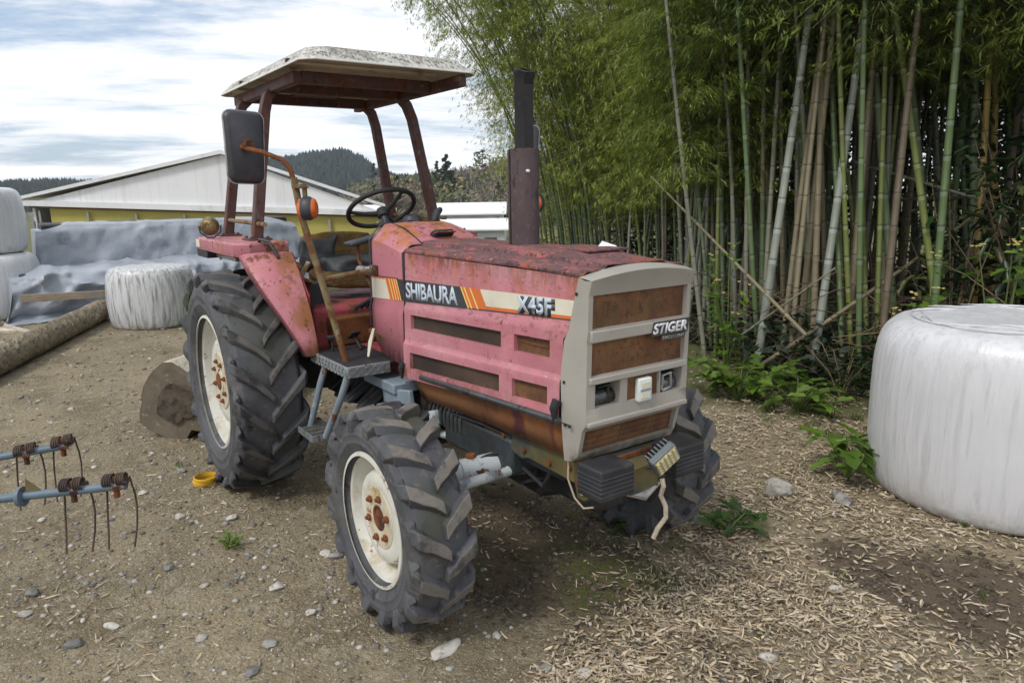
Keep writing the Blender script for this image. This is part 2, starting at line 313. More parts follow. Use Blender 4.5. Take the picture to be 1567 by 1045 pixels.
n2=N.new('ShaderNodeTexNoise'); n2.inputs['Scale'].default_value=.9; n2.inputs['Detail'].default_value=6; L.new(mp.outputs[0],n2.inputs['Vector'])
cr=N.new('ShaderNodeMix'); cr.data_type='RGBA'; L.new(n2.outputs[0],cr.inputs[0]); cr.inputs[6].default_value=(9.6,9.9,10.3,1); cr.inputs[7].default_value=(11.2,11.2,11.2,1)
mx=N.new('ShaderNodeMix'); mx.data_type='RGBA'; L.new(mr.outputs[0],mx.inputs[0]); L.new(cr.outputs[2],mx.inputs[7])
skm=N.new('ShaderNodeMix'); skm.data_type='RGBA'; skm.blend_type='MIX'; skm.inputs[0].default_value=.45; L.new(sk.outputs[0],skm.inputs[6]); skm.inputs[7].default_value=(5.6,7.3,9.9,1)
L.new(skm.outputs[2],mx.inputs[6]); L.new(mx.outputs[2],bg.inputs[0])
sc.view_settings.view_transform='Standard'; sc.view_settings.look='None'; sc.view_settings.exposure=0; sc.view_settings.gamma=1
cy_=sc.cycles; cy_.max_bounces=7; cy_.diffuse_bounces=4; cy_.volume_bounces=1; cy_.glossy_bounces=3; cy_.transmission_bounces=4; cy_.transparent_max_bounces=6; cy_.use_denoising=True
# ------------------------------------------------------------------ tractor
T=thing('tractor','faded pink-red tractor with rusty hood, flat white canopy and chunky black tyres','tractor')

def wheel(x,y,Rt,w,rr,sgn,nlug,front):
    """sgn=-1: outer face towards -y"""
    W=bpy.data.objects.new('wheel',None); C.objects.link(W); W.parent=T; W.location=(x,y,Rt); W.empty_display_size=.1
    # local: axis y ; outer side at sgn*w/2
    A=Matrix.Rotation(R(90),4,'X')   # z->-y
    if sgn>0: A=Matrix.Rotation(R(-90),4,'X')
    h=w/2; tk=.030 if front else .036
    Rc=Rt-tk
    prof=[(rr-.012,-h*.66),(rr+.004,-h*.80),(rr+.03,-h*.95),(rr+(Rc-rr)*.30,-h*1.0),(rr+(Rc-rr)*.33,-h*1.025),(rr+(Rc-rr)*.37,-h*1.005),(rr+(Rc-rr)*.50,-h*1.02),(rr+(Rc-rr)*.55,-h*1.04),(rr+(Rc-rr)*.60,-h*1.015),(rr+(Rc-rr)*.72,-h*1.0),(Rc-.035,-h*.94),(Rc-.010,-h*.80),(Rc,-h*.4),(Rc+.004,0)]
    prof=prof+[(r,-z) for r,z in prof[-2::-1]]
    m=MB(); m.lathe(prof,72,A)
    # lugs
    sp=.20 if front else .30
    n=7
    for side in (-1,1):
        for k in range(nlug):
            t0=2*PI*(k+(.5 if side>0 else 0))/nlug
            secs=[]
            for i in range(n+3):
                s=i/(n-1)
                if i<n:
                    yy=side*(-.06*h+s*h*1.02); rtop=Rt-.006*s*s; rb=Rc-.012; th=t0+sp*(s**.85)
                    wb=(.034 if front else .030)+.010*s; wt=wb*.66
                else:
                    q=(i-n+1)/3; yy=side*h*(1.0+.035*math.sin(q*PI)); rtop=Rt-.012-q*(.085 if front else .075); rb=rtop-.03; th=t0+sp+.10*q
                    wb=.044-.006*q; wt=wb*.6
                    if i>=n: yy_in=yy
                jj=1+.10*math.sin(k*2.3+i*1.7+side)
                def P(r,a,y_): return Vector((r*math.cos(a),y_,r*math.sin(a)))
                if i<n:
                    secs.append([P(rb,th-wb/rb,yy),P(rtop,th-wt*jj/rtop,yy),P(rtop,th+wt*jj/rtop,yy),P(rb,th+wb/rb,yy)])
                else:
                    o=side*(.016-.014*q)
                    secs.append([P(rtop,th-wb/rb,yy-o-side*.012),P(rtop,th-wt/rtop,yy+o),P(rtop,th+wt/rtop,yy+o),P(rtop,th+wb/rb,yy-o-side*.012)])
            o=len(m.v); base=len(m.f)
            m.loft(secs,True,0,True)
            nf=4
            for i in range(n-1): m.m[base+i*nf+1]=1   # top faces worn
    m.build('tyre',[M['tyre'],M['lug' if front else 'lugr']],W,bev=.007,seg=3,ang=34)
    # rim (barrel + disc as one pressed wheel)
    d=h*.90
    if front:
        pr=[(rr-.004,-d*1.02),(rr+.010,-d*1.0),(rr+.014,-d*.9),(rr+.002,-d*.80),(rr-.020,-d*.72),(rr-.030,-d*.45),(rr-.046,-d*.2),(rr-.048,-d*.12),(.192,-d*.16),(.186,-d*.42),(.176,-d*.58),(.160,-d*.64),(.130,-d*.65),(.118,-d*.61),(.060,-d*.60),(.045,-d*.55)]
    else:
        pr=[(rr-.004,-d*1.02),(rr+.010,-d*1.0),(rr+.014,-d*.9),(rr+.002,-d*.82),(rr-.024,-d*.76),(rr-.034,-d*.5),(rr-.060,-d*.38),(rr-.064,-d*.20),(.262,-d*.20),(.252,-d*.50),(.240,-d*.62),(.222,-d*.67),(.185,-d*.69),(.09,-d*.67),(.07,-d*.60)]
    A2=A.copy()
    m=MB(); 
    Af=A if sgn<0 else A
    # outer side is where profile z is negative -> map -z to sgn*y
    Q=Matrix(((1,0,0,0),(0,0,-sgn*-1*-1,0),(0,1,0,0),(0,0,0,1)))
    Q=Matrix(((1,0,0,0),(0,0,-sgn,0),(0,1,0,0),(0,0,0,1)))
    m.lathe(pr,56,Q)
    rim=m.build('rim',M['rim'],W,ang=35)
    m=MB()
    if front: m.lathe([(.124,-d*.625),(.120,-d*.655),(.052,-d*.65),(.050,-d*.58),(.03,-d*.52),(.0005,-d*.51)],28,Q)
    else: m.lathe([(.165,-d*.685),(.16,-d*.725),(.075,-d*.725),(.07,-d*.76),(.05,-d*.77),(.0005,-d*.77)],28,Q)
    m.build('hub',M['hub'],W,ang=35)
    if sgn<0:
        m=MB(); m.lathe([(.052,-d*.655),(.044,-d*.66),(.040,-d*.60),(.0005,-d*.59)] if front else [(.05,-d*.77),(.048,-d*.80),(.034,-d*.82),(.0005,-d*.82)],20,Q); m.build('hub_cap',M['rust'],W,ang=35)
        for k in range(6 if front else 8):
            a=2*PI*k/(6 if front else 8)+.3; rb=.086 if front else .115
            m=MB(); m.lathe([(.012,0),(.0145,-.002),(.0145,-.011),(.008,-.013),(.008,-.020),(.0005,-.021)],6,Q)
            m.build('wheel_nut',M['rust'],W,loc=(rb*math.cos(a),sgn*d*(.652 if front else .725),rb*math.sin(a)),ang=20)
            # slots in disc: dark oval recess plates sit proud of the pressed disc
    return W
wheel(0,-.7676+.1178-.005,.4357,.2355,.2557,-1,16,True)
wheel(0,.7676-.1178+.005,.4357,.2355,.2557,1,16,True)
wheel(-1.816,-.9132+.179-.005,.6299,.3581,.3738,-1,19,False)
wheel(-1.816,.9132-.179+.005,.6299,.3581,.3738,1,19,False)

# ---- hood: sides with vent openings + top
def lin(z0,z1): return lambda x: z0+(z1-z0)*(x+.6)/1.15
ROWS=dict(top=lin(1.392,1.385),cr=lin(1.163,1.232),v1t=lin(1.122,1.168),v1b=lin(1.027,1.075),rt=lin(.992,1.040),rb=lin(.965,1.020),v3t=lin(.943,1.003),v3b=lin(.836,.905),bot=lin(.800,.880))
def yside(x,z):
    k=0.0
    zc=ROWS['cr'](x); zr=ROWS['rb'](x)
    k+=.010*(1-sm(zc-.030,zc-.004,z)); k+=.010*(1-sm(zr-.006,zr+.022,z))
    return .246+.012*(1.39-z)/.6+k-.006*sm(-.6,.6,x)
def side_point(x,z,s): return (x,s*yside(x,z),z)
XS=[-.628,-.578,.194,.252,.496,.612]
def xfront(z): return float(np.interp(z,[.70,.88,1.03,1.172,1.19,1.376],[.553,.551,.551,.556,.576,.636]))
def panel(m,s):
    rows=['top','cr','v1t','v1b','rt','rb','v3t','v3b','bot']
    def cell(x0,x1,fa,fb,nx=8,nz=3):
        g=[]
        for j in range(nz+1):
            row=[]
            for i in range(nx+1):
                x=x0+(x1-x0)*i/nx; 
                z=fa(x)+(fb(x)-fa(x))*j/nz
                if x1==XS[-1]:
                    x=x0+(xfront(z)-x0)*i/nx; z=fa(x)+(fb(x)-fa(x))*j/nz
                row.append(side_point(x,z,s))
            g.append(row)
        m.loft(g)
    def hole(x0,x1,fa,fb,r=.014):
        # rounded opening, with lip turned inward
        cs=[(x0,0),(x1,0),(x1,1),(x0,1)]
        ins=[]
        for ci,(cxx,t) in enumerate(cs):
            sx_=1 if cxx==x0 else -1; sz_=-1 if t==0 else 1
            for k in range(5):
                a=k/4*PI/2
                if ci in (1,3): a=PI/2-a
                px=cxx+sx_*r*(1-math.sin(a)); zf=fa if t==0 else fb
                pz=zf(px)+sz_*r*(1-math.cos(a)); ins.append((px,pz))
        V=[side_point(a,b,s) for a,b in ins]; Vi=[(p[0],p[1]-s*.020,p[2]) for p in V]
        K=len(V); m.add(V+Vi,[(i,(i+1)%K,K+(i+1)%K,K+i) for i in range(K)])
        for ci in range(4):
            cp=side_point(cs[ci][0],(fa if cs[ci][1]==0 else fb)(cs[ci][0]),s); arc=V[ci*5:ci*5+5]
            m.add([cp]+arc,[(0,i+1,i+2) for i in range(4)])
            n=(ci+1)%4; c2=side_point(cs[n][0],(fa if cs[n][1]==0 else fb)(cs[n][0]),s)
            if abs(cs[ci][0]-cs[n][0])>.01:   # long edges follow the panel
                K2=8; A0,A1=V[ci*5+4],V[n*5]
                tl=[(cp[0]+(c2[0]-cp[0])*k/K2) for k in range(K2+1)]
                m.add([cp,c2,A1,A0],[(0,1,2,3)])
            else: m.add([cp,c2,V[n*5],V[ci*5+4]],[(0,1,2,3)])
    f=ROWS
    cell(XS[0],XS[5],f['top'],f['cr'],16,4)
    cell(XS[0],XS[5],f['cr'],f['v1t'],16,4)
    for a,b,holed in ((XS[0],XS[1],0),(XS[1],XS[2],1),(XS[2],XS[3],0),(XS[3],XS[4],1),(XS[4],XS[5],0)):
        for t,u in (('v1t','v1b'),('v3t','v3b')):
            if holed: hole(a,b,f[t],f[u])
            else: cell(a,b,f[t],f[u],2,3)
    cell(XS[0],XS[5],f['v1b'],f['rt'],16,2); cell(XS[0],XS[5],f['rt'],f['rb'],16,3); cell(XS[0],XS[5],f['rb'],f['v3t'],16,2); cell(XS[0],XS[5],f['v3b'],f['bot'],16,2)
for s in (-1,1):
    m=MB(); panel(m,s); m.build('hood_side',M['pink'],T,ang=40)
    for a,b,t,u in ((XS[1],XS[2],'v1t','v1b'),(XS[1],XS[2],'v3t','v3b'),(XS[3],XS[4],'v1t','v1b'),(XS[3],XS[4],'v3t','v3b')):
        g=[[(x,s*(yside(x,z)-.018),z) for x in np.linspace(a-.004,b+.004,6) for z in [ROWS[q](x)+e]] for q,e in ((t,.004),(u,-.004))]
        m=MB(); m.loft(g); m.build('vent_screen',M['vent'] if b<.2 else M['mesh_rust'],T)
    # plates behind the small openings show a horizontal fold
    m=MB(); m.box((.374,s*.236,(ROWS['v1t'](.37)+ROWS['v1b'](.37))/2+.004),(.235,.012,.006)); m.build('vent_fold',M['rust'],T)
# hood top
prof=[(-.243,1.391),(-.240,1.402),(-.228,1.412),(-.19,1.420),(-.150,1.424),(-.142,1.438),(-.128,1.444),(0,1.448)]
prof=prof+[(-y,z) for y,z in prof[-2::-1]]
secs=[]
for i in range(24):
    x=-.628+i/23*1.272
    secs.append([(x,y,z-sm(.30,.64,x)*(.006+.024*(1-(y/.25)**2))+.0025*noise.noise(Vector((x*9,y*9,0)))) for y,z in prof])
m=MB(); m.loft(secs); m.build('hood_top',M['hoodtop'],T,ang=35,solid=.004)
m=MB(); m.box((.30,.06,1.4455),(.28,.20,.008)); m.build('hood_hatch',M['hoodtop'],T,bev=.002)
# black strap in the seam
for s in (-1,1):
    m=MB(); m.prism([(-.646,1.395),(-.628,1.395),(-.628,1.13),(-.646,1.13)],'y',s*.236,s*.2525); m.build('seam_strip',M['rubber'],T,bev=.002)
m=MB(); m.loft([[(x,y,z-.004) for y,z in prof] for x in (-.652,-.626)]); m.build('seam_strip',M['rubber'],T)

# ---- cowl behind the hood
def cw(x,top,ch,w,bot): # section: half width w, top z, chamfer
    return [(x,-w-.014,bot),(x,-w-.012,1.10),(x,-w-.002,1.14),(x,-w,1.30),(x,-w+.004,top-ch*.80),(x,-w+.022,top-ch*.55),(x,-w+ch*.75,top-.006),(x,-w+ch*.85+.01,top),(x,0,top+.004)]
def mir(s_): return s_+[(p[0],-p[1],p[2]) for p in s_[-2::-1]]
cs=[(-.650,1.428,.05,.248,.850),(-.70,1.452,.07,.249,.850),(-.80,1.490,.09,.25,.853),(-.90,1.512,.10,.25,.880),(-.955,1.518,.10,.249,.93),(-1.0,1.516,.105,.246,1.0)]
m=MB(); m.loft([mir(cw(*c)) for c in cs]); m.build('cowl',M['cowl'],T,ang=28,solid=.006)
m=MB(); m.loft([mir(cw(*c)) for c in ((-1.0,1.523,.105,.253,1.0),(-1.018,1.523,.105,.253,1.0))]); 
b=mir(cw(-1.014,1.50,.10,.243,1.0)); m.add(b,[tuple(range(len(b)))]); m.build('dashboard',M['dkplastic'],T,ang=30)
m=MB(); m.tube([(-.652,-.14,1.432),(-.80,-.150,1.497),(-1.0,-.146,1.524)],.004,6); m.build('cowl_seam',M['rubber'],T)
m=MB(); m.box((-.70,.0,1.468),(.05,.11,.030),Matrix.Rotation(R(-24),3,'Y').to_4x4()); m.build('cowl_vent',M['grime'],T,bev=.006)
m=MB(); m.box((-.668,.0,1.476),(.035,.11,.006),Matrix.Rotation(R(-14),3,'Y').to_4x4()); m.build('cowl_vent_lid',M['hoodtop'],T,bev=.002)

# ---- decals (thin films with their own thickness on the panel)
def decal(pts,mat,name,e=.0022,parent=T):
    V=[(x,-(yside(x,z)+e if x>-.64 else .2505+e),z) for x,z in pts]; m=MB(); n=len(V)
    m.add(V+[(p[0],p[1]+.0015,p[2]) for p in V],[tuple(range(n)),tuple(range(2*n-1,n-1,-1))]+[(i,(i+1)%n,n+(i+1)%n,n+i) for i in range(n)])
    return m.build(name,M[mat],parent,smooth=False)
st=lambda x: 1.266+(x+.63)*.0305; sb=lambda x: 1.166+(x+.63)*.058
def band(a,b,c,d_,mat,f0=0,f1=1,e=.0022,seg=5,name='stripe'):
    """a,b top x ; c,d bottom x ; f0,f1 fraction from top"""
    top=[]; bot=[]
    for i in range(seg+1):
        t=i/seg
        for f,lst in ((f0,top),(f1,bot)):
            x=(a+(b-a)*t)*(1-f)+(c+(d_-c)*t)*f; lst.append((x,st(x)*(1-f)+sb(x)*f))
    decal(top+bot[::-1],mat,name,e)
band(-1.0,-.838,-1.0,-.792,'decal_white'); band(-.836,-.712,-.790,-.668,'decal_orange')
band(-1.0,-.70,-1.0,-.70,'decal_black',-.05,-.005); band(-1.0,-.84,-1.0,-.83,'decal_orange',0,.07,.003)
for k in (.0,.33,.62,.9): band(-.80+k*.09,-.794+k*.09,-.756+k*.09,-.750+k*.09,'decal_yellow',0,1,.0032)
band(-.711,-.652,-.667,-.652,'decal_black')
band(-.624,-.13,-.624,-.072,'decal_black')
band(-.128,.022,-.070,.078,'decal_orange')
for k in (.0,.2,.55): band(-.126+k*.13,-.119+k*.13,-.068+k*.13,-.061+k*.13,'decal_yellow',0,1,.0032)
band(.024,.600,.064,.592,'decal_white',0,.80,seg=8); band(.066,.592,.08,.590,'decal_orange',.80,.97,seg=8); band(-.62,.60,-.62,.59,'decal_black',.975,1.02,.0026,seg=10)
def on_side(s,x0,z0,w,h,slope,mat,bold,e,name,shear=0,space=1,ext=.0012):
    a=math.atan(slope)
    Mx=Matrix(((math.cos(a),-math.sin(a),0,x0),(0,0,-1,0),(math.sin(a),math.cos(a),0,z0),(0,0,0,1)))
    me=fit_text(s,w,h,Mx,bold,ext,shear,space)
    for v in me.vertices: v.co.y=-(yside(v.co.x,v.co.z)+e)+(v.co.y)
    me.materials.append(M[mat]); return link(name,me,T,smooth=False)
on_side('SHIBAURA',-.617,1.178,.470,.078,.046,'decal_letter',.030,.0024,'lettering',0,.95,.0007)
on_side('X45F',.286,1.222,.216,.066,.05,'decal_black',.085,.0030,'letter_shadow',0,1.0,.0007)
on_side('X45F',.276,1.226,.208,.062,.05,'decal_letter',.040,.0042,'lettering',0,1.06,.0007)

# ---- front grille surround
FZ=[(.690,1.376),(.676,1.326),(.672,1.210),(.672,1.166),(.668,1.048),(.668,1.022),(.666,.936),(.668,.889),(.640,.852),(.618,.762),(.602,.733)]
BX=[.641,.622,.590,.575,.556,.556,.556,.556,.556,.562,.566]
def hw(i): return (.2455,.2455,.2455,.2475,.2475,.2475,.246,.2445,.243,.2405,.239)[i]
m=MB()
Y=lambda i,f: f*hw(i)
def rowq(i,y0,y1,bul=0):
    (xa,za),(xb,zb)=FZ[i],FZ[i+1]; n=8
    m.loft([[(x+bul,y0+(y1-y0)*k/n,z) for k in range(n+1)] for x,z in ((xa,za),(xb,zb))])
def opening(i,y0,y1,dep=.022):
    (xa,za),(xb,zb)=FZ[i],FZ[i+1]; c=[(xa,y0,za),(xa,y1,za),(xb,y1,zb),(xb,y0,zb)]
    V=c+[(p[0]-dep,p[1]+(.004 if p[1]==y0 else -.004),p[2]+(-.003 if k<2 else .003)) for k,p in enumerate(c)]
    m.add(V,[(k,(k+1)%4,4+(k+1)%4,4+k) for k in range(4)])
B=.226
for i in range(10):
    if i in (1,3,8):
        rowq(i,-hw(i),-B); rowq(i,B,hw(i)); opening(i,-B,B)
    elif i==5:
        for a,b in ((-hw(i),-.208),(-.092,-.058),(.100,.107),(.219,hw(i))): rowq(i,a,b)
        opening(i,-.208,-.092,.05); opening(i,-.058,.100,.012); opening(i,.107,.219,.05)
    else: rowq(i,-hw(i),hw(i))
# sides
for s in (-1,1):
    m.loft([[(FZ[i][0],s*hw(i),FZ[i][1]) for i in range(11)],[((FZ[i][0]+BX[i])/2,s*(hw(i)+.006),FZ[i][1]) for i in range(11)],[(BX[i],s*(hw(i)+.012+(.007 if i>2 else 0)),FZ[i][1]+(.010 if i==0 else 0)) for i in range(11)]])
# arched visor top
ar=lambda y: .026*(1-(y/.2455)**2)
m.loft([[(.690+.012*(1-(y/.2455)**2),y,1.376+ar(y)*.95) for y in np.linspace(-.2455,.2455,17)],[(.690,y,1.376) for y in np.linspace(-.2455,.2455,17)]])
m.loft([[(.690+.012*(1-(y/.2455)**2),y,1.376+ar(y)*.95) for y in np.linspace(-.2455,.2455,17)],[(.641,y*1.045,1.386+ar(y)*1.15) for y in np.linspace(-.2455,.2455,17)]])
m.add([(.602,-.239,.733),(.602,.239,.733),(.566,.251,.733),(.566,-.251,.733)],[(0,1,2,3)])
bm=bmesh.new(); 
me=bpy.data.meshes.new('grille_surround'); me.from_pydata(m.v,[],m.f); me.materials.append(M['beige'])
bm.from_mesh(me); bmesh.ops.remove_doubles(bm,verts=bm.verts,dist=.0006); bmesh.ops.recalc_face_normals(bm,faces=bm.faces); bm.to_mesh(me); bm.free()
GS=link('grille_surround',me,T,bev=.006,seg=3,ang=25)
# proud bars
def bar(name,x,z,y0,y1,dz,dx): 
    q=MB(); q.box((x,(y0+y1)/2,z),(dx,y1-y0,dz)); return q.build(name,M['beige'],T,bev=.004)
bar('grille_bar',.674,1.188,-.236,.236,.040,.016); bar('grille_bar',.670,1.035,-.236,.236,.024,.014); bar('grille_bar',.668,.884,-.243,.243,.018,.022)
for i,nm in ((1,0),(3,0),(8,0)):
    (xa,za),(xb,zb)=FZ[i],FZ[i+1]; q=MB()
    q.loft([[(x-.016,y,z) for y in np.linspace(-.228,.228,5)] for x,z in ((xa,za+.004),(xb,zb-.004))]); q.build('grille_mesh',M['mesh_rust'],T)
q=MB(); q.box((.656,.021,.979),(.004,.158,.090)); q.build('grille_mesh',M['mesh_rust'],T)
# headlamp bays: open, dark, with loose wiring and a pipe inside
for y0,y1 in ((-.208,-.092),(.107,.219)):
    q=MB(); yc=(y0+y1)/2; q.box((.585,yc,.979),(.006,.125,.10)); q.build('bay_back',M['grime'],T)
    q=MB(); q.tube([(.615,y0-.0,.955),(.625,yc,.960),(.615,y1,.958)],.030,14); q.build('bay_pipe',M['steel'],T)
    q=MB(); q.tube([(.60,yc+.03,1.02),(.645,yc+.022,.995),(.650,yc+.015,.965),(.64,yc+.03,.935)],.005,6); q.tube([(.60,yc-.04,1.01),(.64,yc-.02,1.0),(.648,yc+.03,1.005),(.60,yc+.05,1.0)],.004,6); q.build('bay_wire',M['rubber'],T)
q=MB(); q.tube([(.655,.125,.945),(.660,.125,1.0),(.660,.165,1.005),(.655,.175,.95),(.655,.13,.942)],.006,8); q.build('lamp_bracket',M['chrome'],T)
# pale reflector block on the centre panel
q=MB(); q.box((.668,.020,.968),(.026,.068,.088)); q.build('small_marker_lamp',M['reflect'],T,bev=.008)
for z in (.985,.950):
    q=MB(); q.box((.6815,.020,z),(.004,.044,.026)); q.build('marker_lens',M['decal_white'],T,bev=.002)
q=MB(); q.box((.6825,.020,.9675),(.003,.050,.005)); q.build('marker_stripe',M['blue'],T)
for z,x in ((.868,.575),(.868,.600),(1.02,.570),(1.33,.628)):
    q=MB(); q.lathe([(.006,0),(.006,.004),(.0005,.005)],8,Matrix.Translation((x,-(.262 if z<1.2 else .2555),z))@Matrix.Rotation(PI/2,4,'X')); q.build('surround_screw',M['grime'],T)
q=MB(); q.box((.583,-.2625,.872),(.05,.002,.003)); q.build('surround_joint',M['grime'],T)
# STIGER badge
def on_front(s,y0,z0,w,h,mat,bold,x,shear,name,ext=.0015):
    Mx=Matrix(((0,0,1,x),(1,0,0,y0),(0,1,0,z0),(0,0,0,1)))
    me=fit_text(s,w,h,Mx,bold,ext,shear); me.materials.append(M[mat]); return link(name,me,T,smooth=False)
q=MB(); q.prism([(.036,1.156),(.222,1.156),(.232,1.207),(.050,1.207)],'x',.6822,.6862); q.build('badge_plate',M['decal_black'],T,bev=.001)
q=MB(); q.prism([(.085,1.137),(.208,1.137),(.213,1.155),(.090,1.155)],'x',.6822,.6858); q.build('badge_plate',M['decal_black'],T,bev=.001)
on_front('STIGER',.044,1.163,.172,.038,'badge',.035,.6864,.22,'badge_lettering')
on_front('EXCELLENT',.092,1.140,.114,.012,'chrome',.02,.6860,.12,'badge_lettering',.001)

# ---- lower side panel, rail, rubber latches
for s in (-1,1):
    def belly(x,t): 
        zt=.797+(x+.607)*.060; zb=.702+(x+.537)*.034; z=zt+(zb-zt)*t; return (x,s*(.244-.018*t),z)
    m=MB(); xs=np.linspace(-.60,.556,12)
    g=[[belly(x+(.06*t if k==0 else 0),t) for k,x in enumerate(xs)] for t in (0,.5,1)]; m.loft(g); m.build('lower_side_panel',M['belly'],T,solid=.004)
    m=MB(); m.tube([(-.50,s*.258,.822),(-.455,s*.274,.832),(.05,s*.276,.858),(.556,s*.276,.880)],.0125,12); m.build('side_rail',M['steel'],T)
    for x,z in ((-.632,.862),(.548,.945)):
        m=MB(); m.tube([(x,s*.276,z+.008),(x-.004,s*.288,z-.02),(x-.008,s*.283,z-.07)],[.018,.016,.006],12); m.build('rubber_latch',M['rubber'],T)

# ---- engine, chassis, axles
m=MB(); m.box((-.05,0,.74),(1.0,.34,.30)); m.box((-.12,-.12,.60),(.55,.16,.16)); m.box((-.15,0,.54),(.6,.14,.12)); m.build('engine_block',M['engine'],T,bev=.015)
for k,P in enumerate(([(.10,-.10,.66),(.06,-.17,.60),(.03,-.24,.585),(.03,-.34,.56)],[(-.2,-.14,.6),(.02,-.16,.50),(.12,-.13,.47),(.2,-.05,.5)],[(.32,-.1,.66),(.36,-.16,.60),(.30,-.15,.52),(.14,-.14,.55)],[(-.5,-.15,.70),(-.3,-.20,.68),(-.05,-.205,.70),(.15,-.19,.69)])):
    m=MB(); m.tube(P,.009,8); m.build('hose',M['rubber'],T)
for k,(x,z) in enumerate(((.10,.69),(.24,.665),(.40,.66),(.52,.68),(.57,.64))):
    m=MB(); m.lathe([(.013,0),(.013,.009),(.0005,.010)],6,Matrix.Translation((x,-.195,z))@Matrix.Rotation(PI/2,4,'X')); m.build('frame_bolt',M['rust'],T)
for k in range(9):
    m=MB(); m.tube([(-.52+k*.035,-.19,.70),(-.52+k*.035,-.205,.66),(-.52+k*.035,-.20,.60)],.008,6); m.build('injector_pipe',M['steel'],T)
m=MB(); m.tube([(-.46,-.21,.66),(-.44,-.215,.60)],.030,12); m.build('oil_filter',M['axle'],T)
m=MB(); m.tube([(-.75,-.16,.515),(-.45,-.17,.535),(.02,-.165,.615)],.020,12); m.build('steering_link',M['axle'],T)
m=MB(); m.tube([(-.70,-.13,.575),(-.3,-.15,.58),(.0,-.15,.64)],.014,10); m.build('hydraulic_pipe',M['blue'],T)
m=MB(); m.tube([(.015,-.165,.57),(.02,-.165,.68)],.022,12); m.build('link_pivot',M['rust'],T)
for s in (-1,1):
    m=MB(); m.prism([(-.05,.735),(.60,.735),(.640,.72),(.640,.60),(.60,.572),(.56,.572),(.545,.625),(.26,.635),(.22,.62),(.05,.655),(-.05,.66)],'y',s*.195,s*.165); m.build('chassis_rail',M['chassis'],T,bev=.004)
    m=MB(); m.tube([(.592,s*.164,.615),(.592,s*.202,.615)],.018,16); m.build('tow_eye',M['hub'],T)
m=MB(); m.box((.63,0,.665),(.03,.40,.14)); m.build('front_beam',M['chassis'],T,bev=.004)
m=MB(); m.box((.652,.0,.70),(.012,.36,.07)); m.build('front_plate',M['rust'],T,bev=.003)
m=MB(); m.prism([(-.30,.50),(-.26,.62),(-.06,.665),(.22,.63),(.30,.56),(.30,.46),(.16,.40),(-.02,.41),(-.2,.45)],'y',-.065,.065); m.build('front_bolster',M['grime'],T,bev=.02,seg=3)
m=MB(); m.box((.38,.0,.53),(.30,.16,.14)); m.build('front_casting',M['grime'],T,bev=.03,seg=3)
for s in (-1,1):
    m=MB(); m.tube([(.03,s*.05,.535),(.03,s*.10,.535),(.03,s*.11,.535),(.02,s*.25,.535),(0,s*.36,.535)],[.070,.064,.056,.054,.050],20); m.build('front_axle',M['axle'],T)
    m=MB(); m.tube([(0,s*.36,.535),(0,s*.46,.535)],[.060,.060],18); m.box((0,s*.48,.50),(.12,.08,.20)); m.build('steering_knuckle',M['axle'],T,bev=.015)
    m=MB(); m.tube([(.13,s*.09,.545),(.13,s*.44,.535)],.021,12); m.build('tie_rod',M['axle'],T)
    m=MB(); m.tube([(.0,s*.30,.575),(.0,s*.30,.600)],[.03,.02],10); m.build('axle_cap',M['rust'],T)
    m=MB(); m.tube([(-1.816,s*.10,.63),(-1.816,s*.34,.63),(-1.816,s*.42,.63),(-1.816,s*.62,.63)],[.16,.13,.10,.10],20); m.build('rear_axle',M['grime'],T)
m=MB(); m.box((-1.05,0,.62),(1.0,.36,.34)); m.box((-1.72,0,.68),(.62,.44,.44)); m.box((-.75,0,.50),(.35,.26,.14)); m.build('transmission',M['grime'],T,bev=.03,seg=3)
m=MB(); 
random.seed(3)
for k in range(26):
    x=-1.55+k*.04; m.tube([(x,-.2,.50+.08*random.random()),(x+.03,-.27-.08*random.random(),.56),(x+.06,-.22,.62+.05*random.random())],.012+.01*random.random(),7)
m.build('lever_linkage',M['grime'],T)
m=MB(); m.box((-.82,-.25,.74),(.36,.16,.05)); m.box((-.66,-.30,.70),(.30,.025,.07),Matrix.Rotation(R(-10),3,'Y').to_4x4()); m.build('floor_bracket',M['blue'],T,bev=.006)
m=MB(); m.box((-1.0,.0,.80),(1.1,.42,.08)); m.build('tunnel_cover',M['dkpink'],T,bev=.01)

# ---- platform, pedals, step
for s in (-1,1):
    m=MB(); m.box((-1.02,s*.36,.846),(.50,.28,.012)); m.build('floor_mat',M['rubber'],T,bev=.003)
    m=MB(); m.box((-1.02,s*.505,.825),(.50,.012,.056)); m.box((-.770,s*.395,.826),(.012,.225,.056)); q=m.build('platform_edge',M['step'],T,bev=.003)
    # raised tread-plate ribs
    m=MB(); random.seed(5)
    for k in range(22):
        for j in range(3):
            x=-1.25+k*.022+(j%2)*.011; a=R(35 if (k+j)%2 else -35)
            m.box((x,s*.5125,.806+j*.018),(.020,.004,.004),Matrix.Rotation(a,3,'Y').to_4x4())
    for k in range(10):
        for j in range(3):
            m.box((-.7625,s*(.30+k*.022),.806+j*.018),(.004,.020,.004),Matrix.Rotation(R(35 if (k+j)%2 else -35),3,'X').to_4x4())
    m.build('tread_pattern',M['step'],T)
    for x0,x1 in ((-1.09,-1.20),(-.80,-.98)):
        m=MB(); m.tube([(x0,s*.49,.815),(x0-.03,s*.52,.70),(x1,s*.56,.46)],.017,12); m.build('step_tube',M['blue'],T)
    m=MB()
    for y0,y1 in ((.475,.485),(.615,.625)): m.box((-1.15,s*(y0+y1)/2,.452),(.30,.008,.034))
    for k in range(6): m.box((-1.30+k*.06,s*.55,.452),(.006,.15,.034))
    m.build('step_grating',M['step'],T,bev=.001)
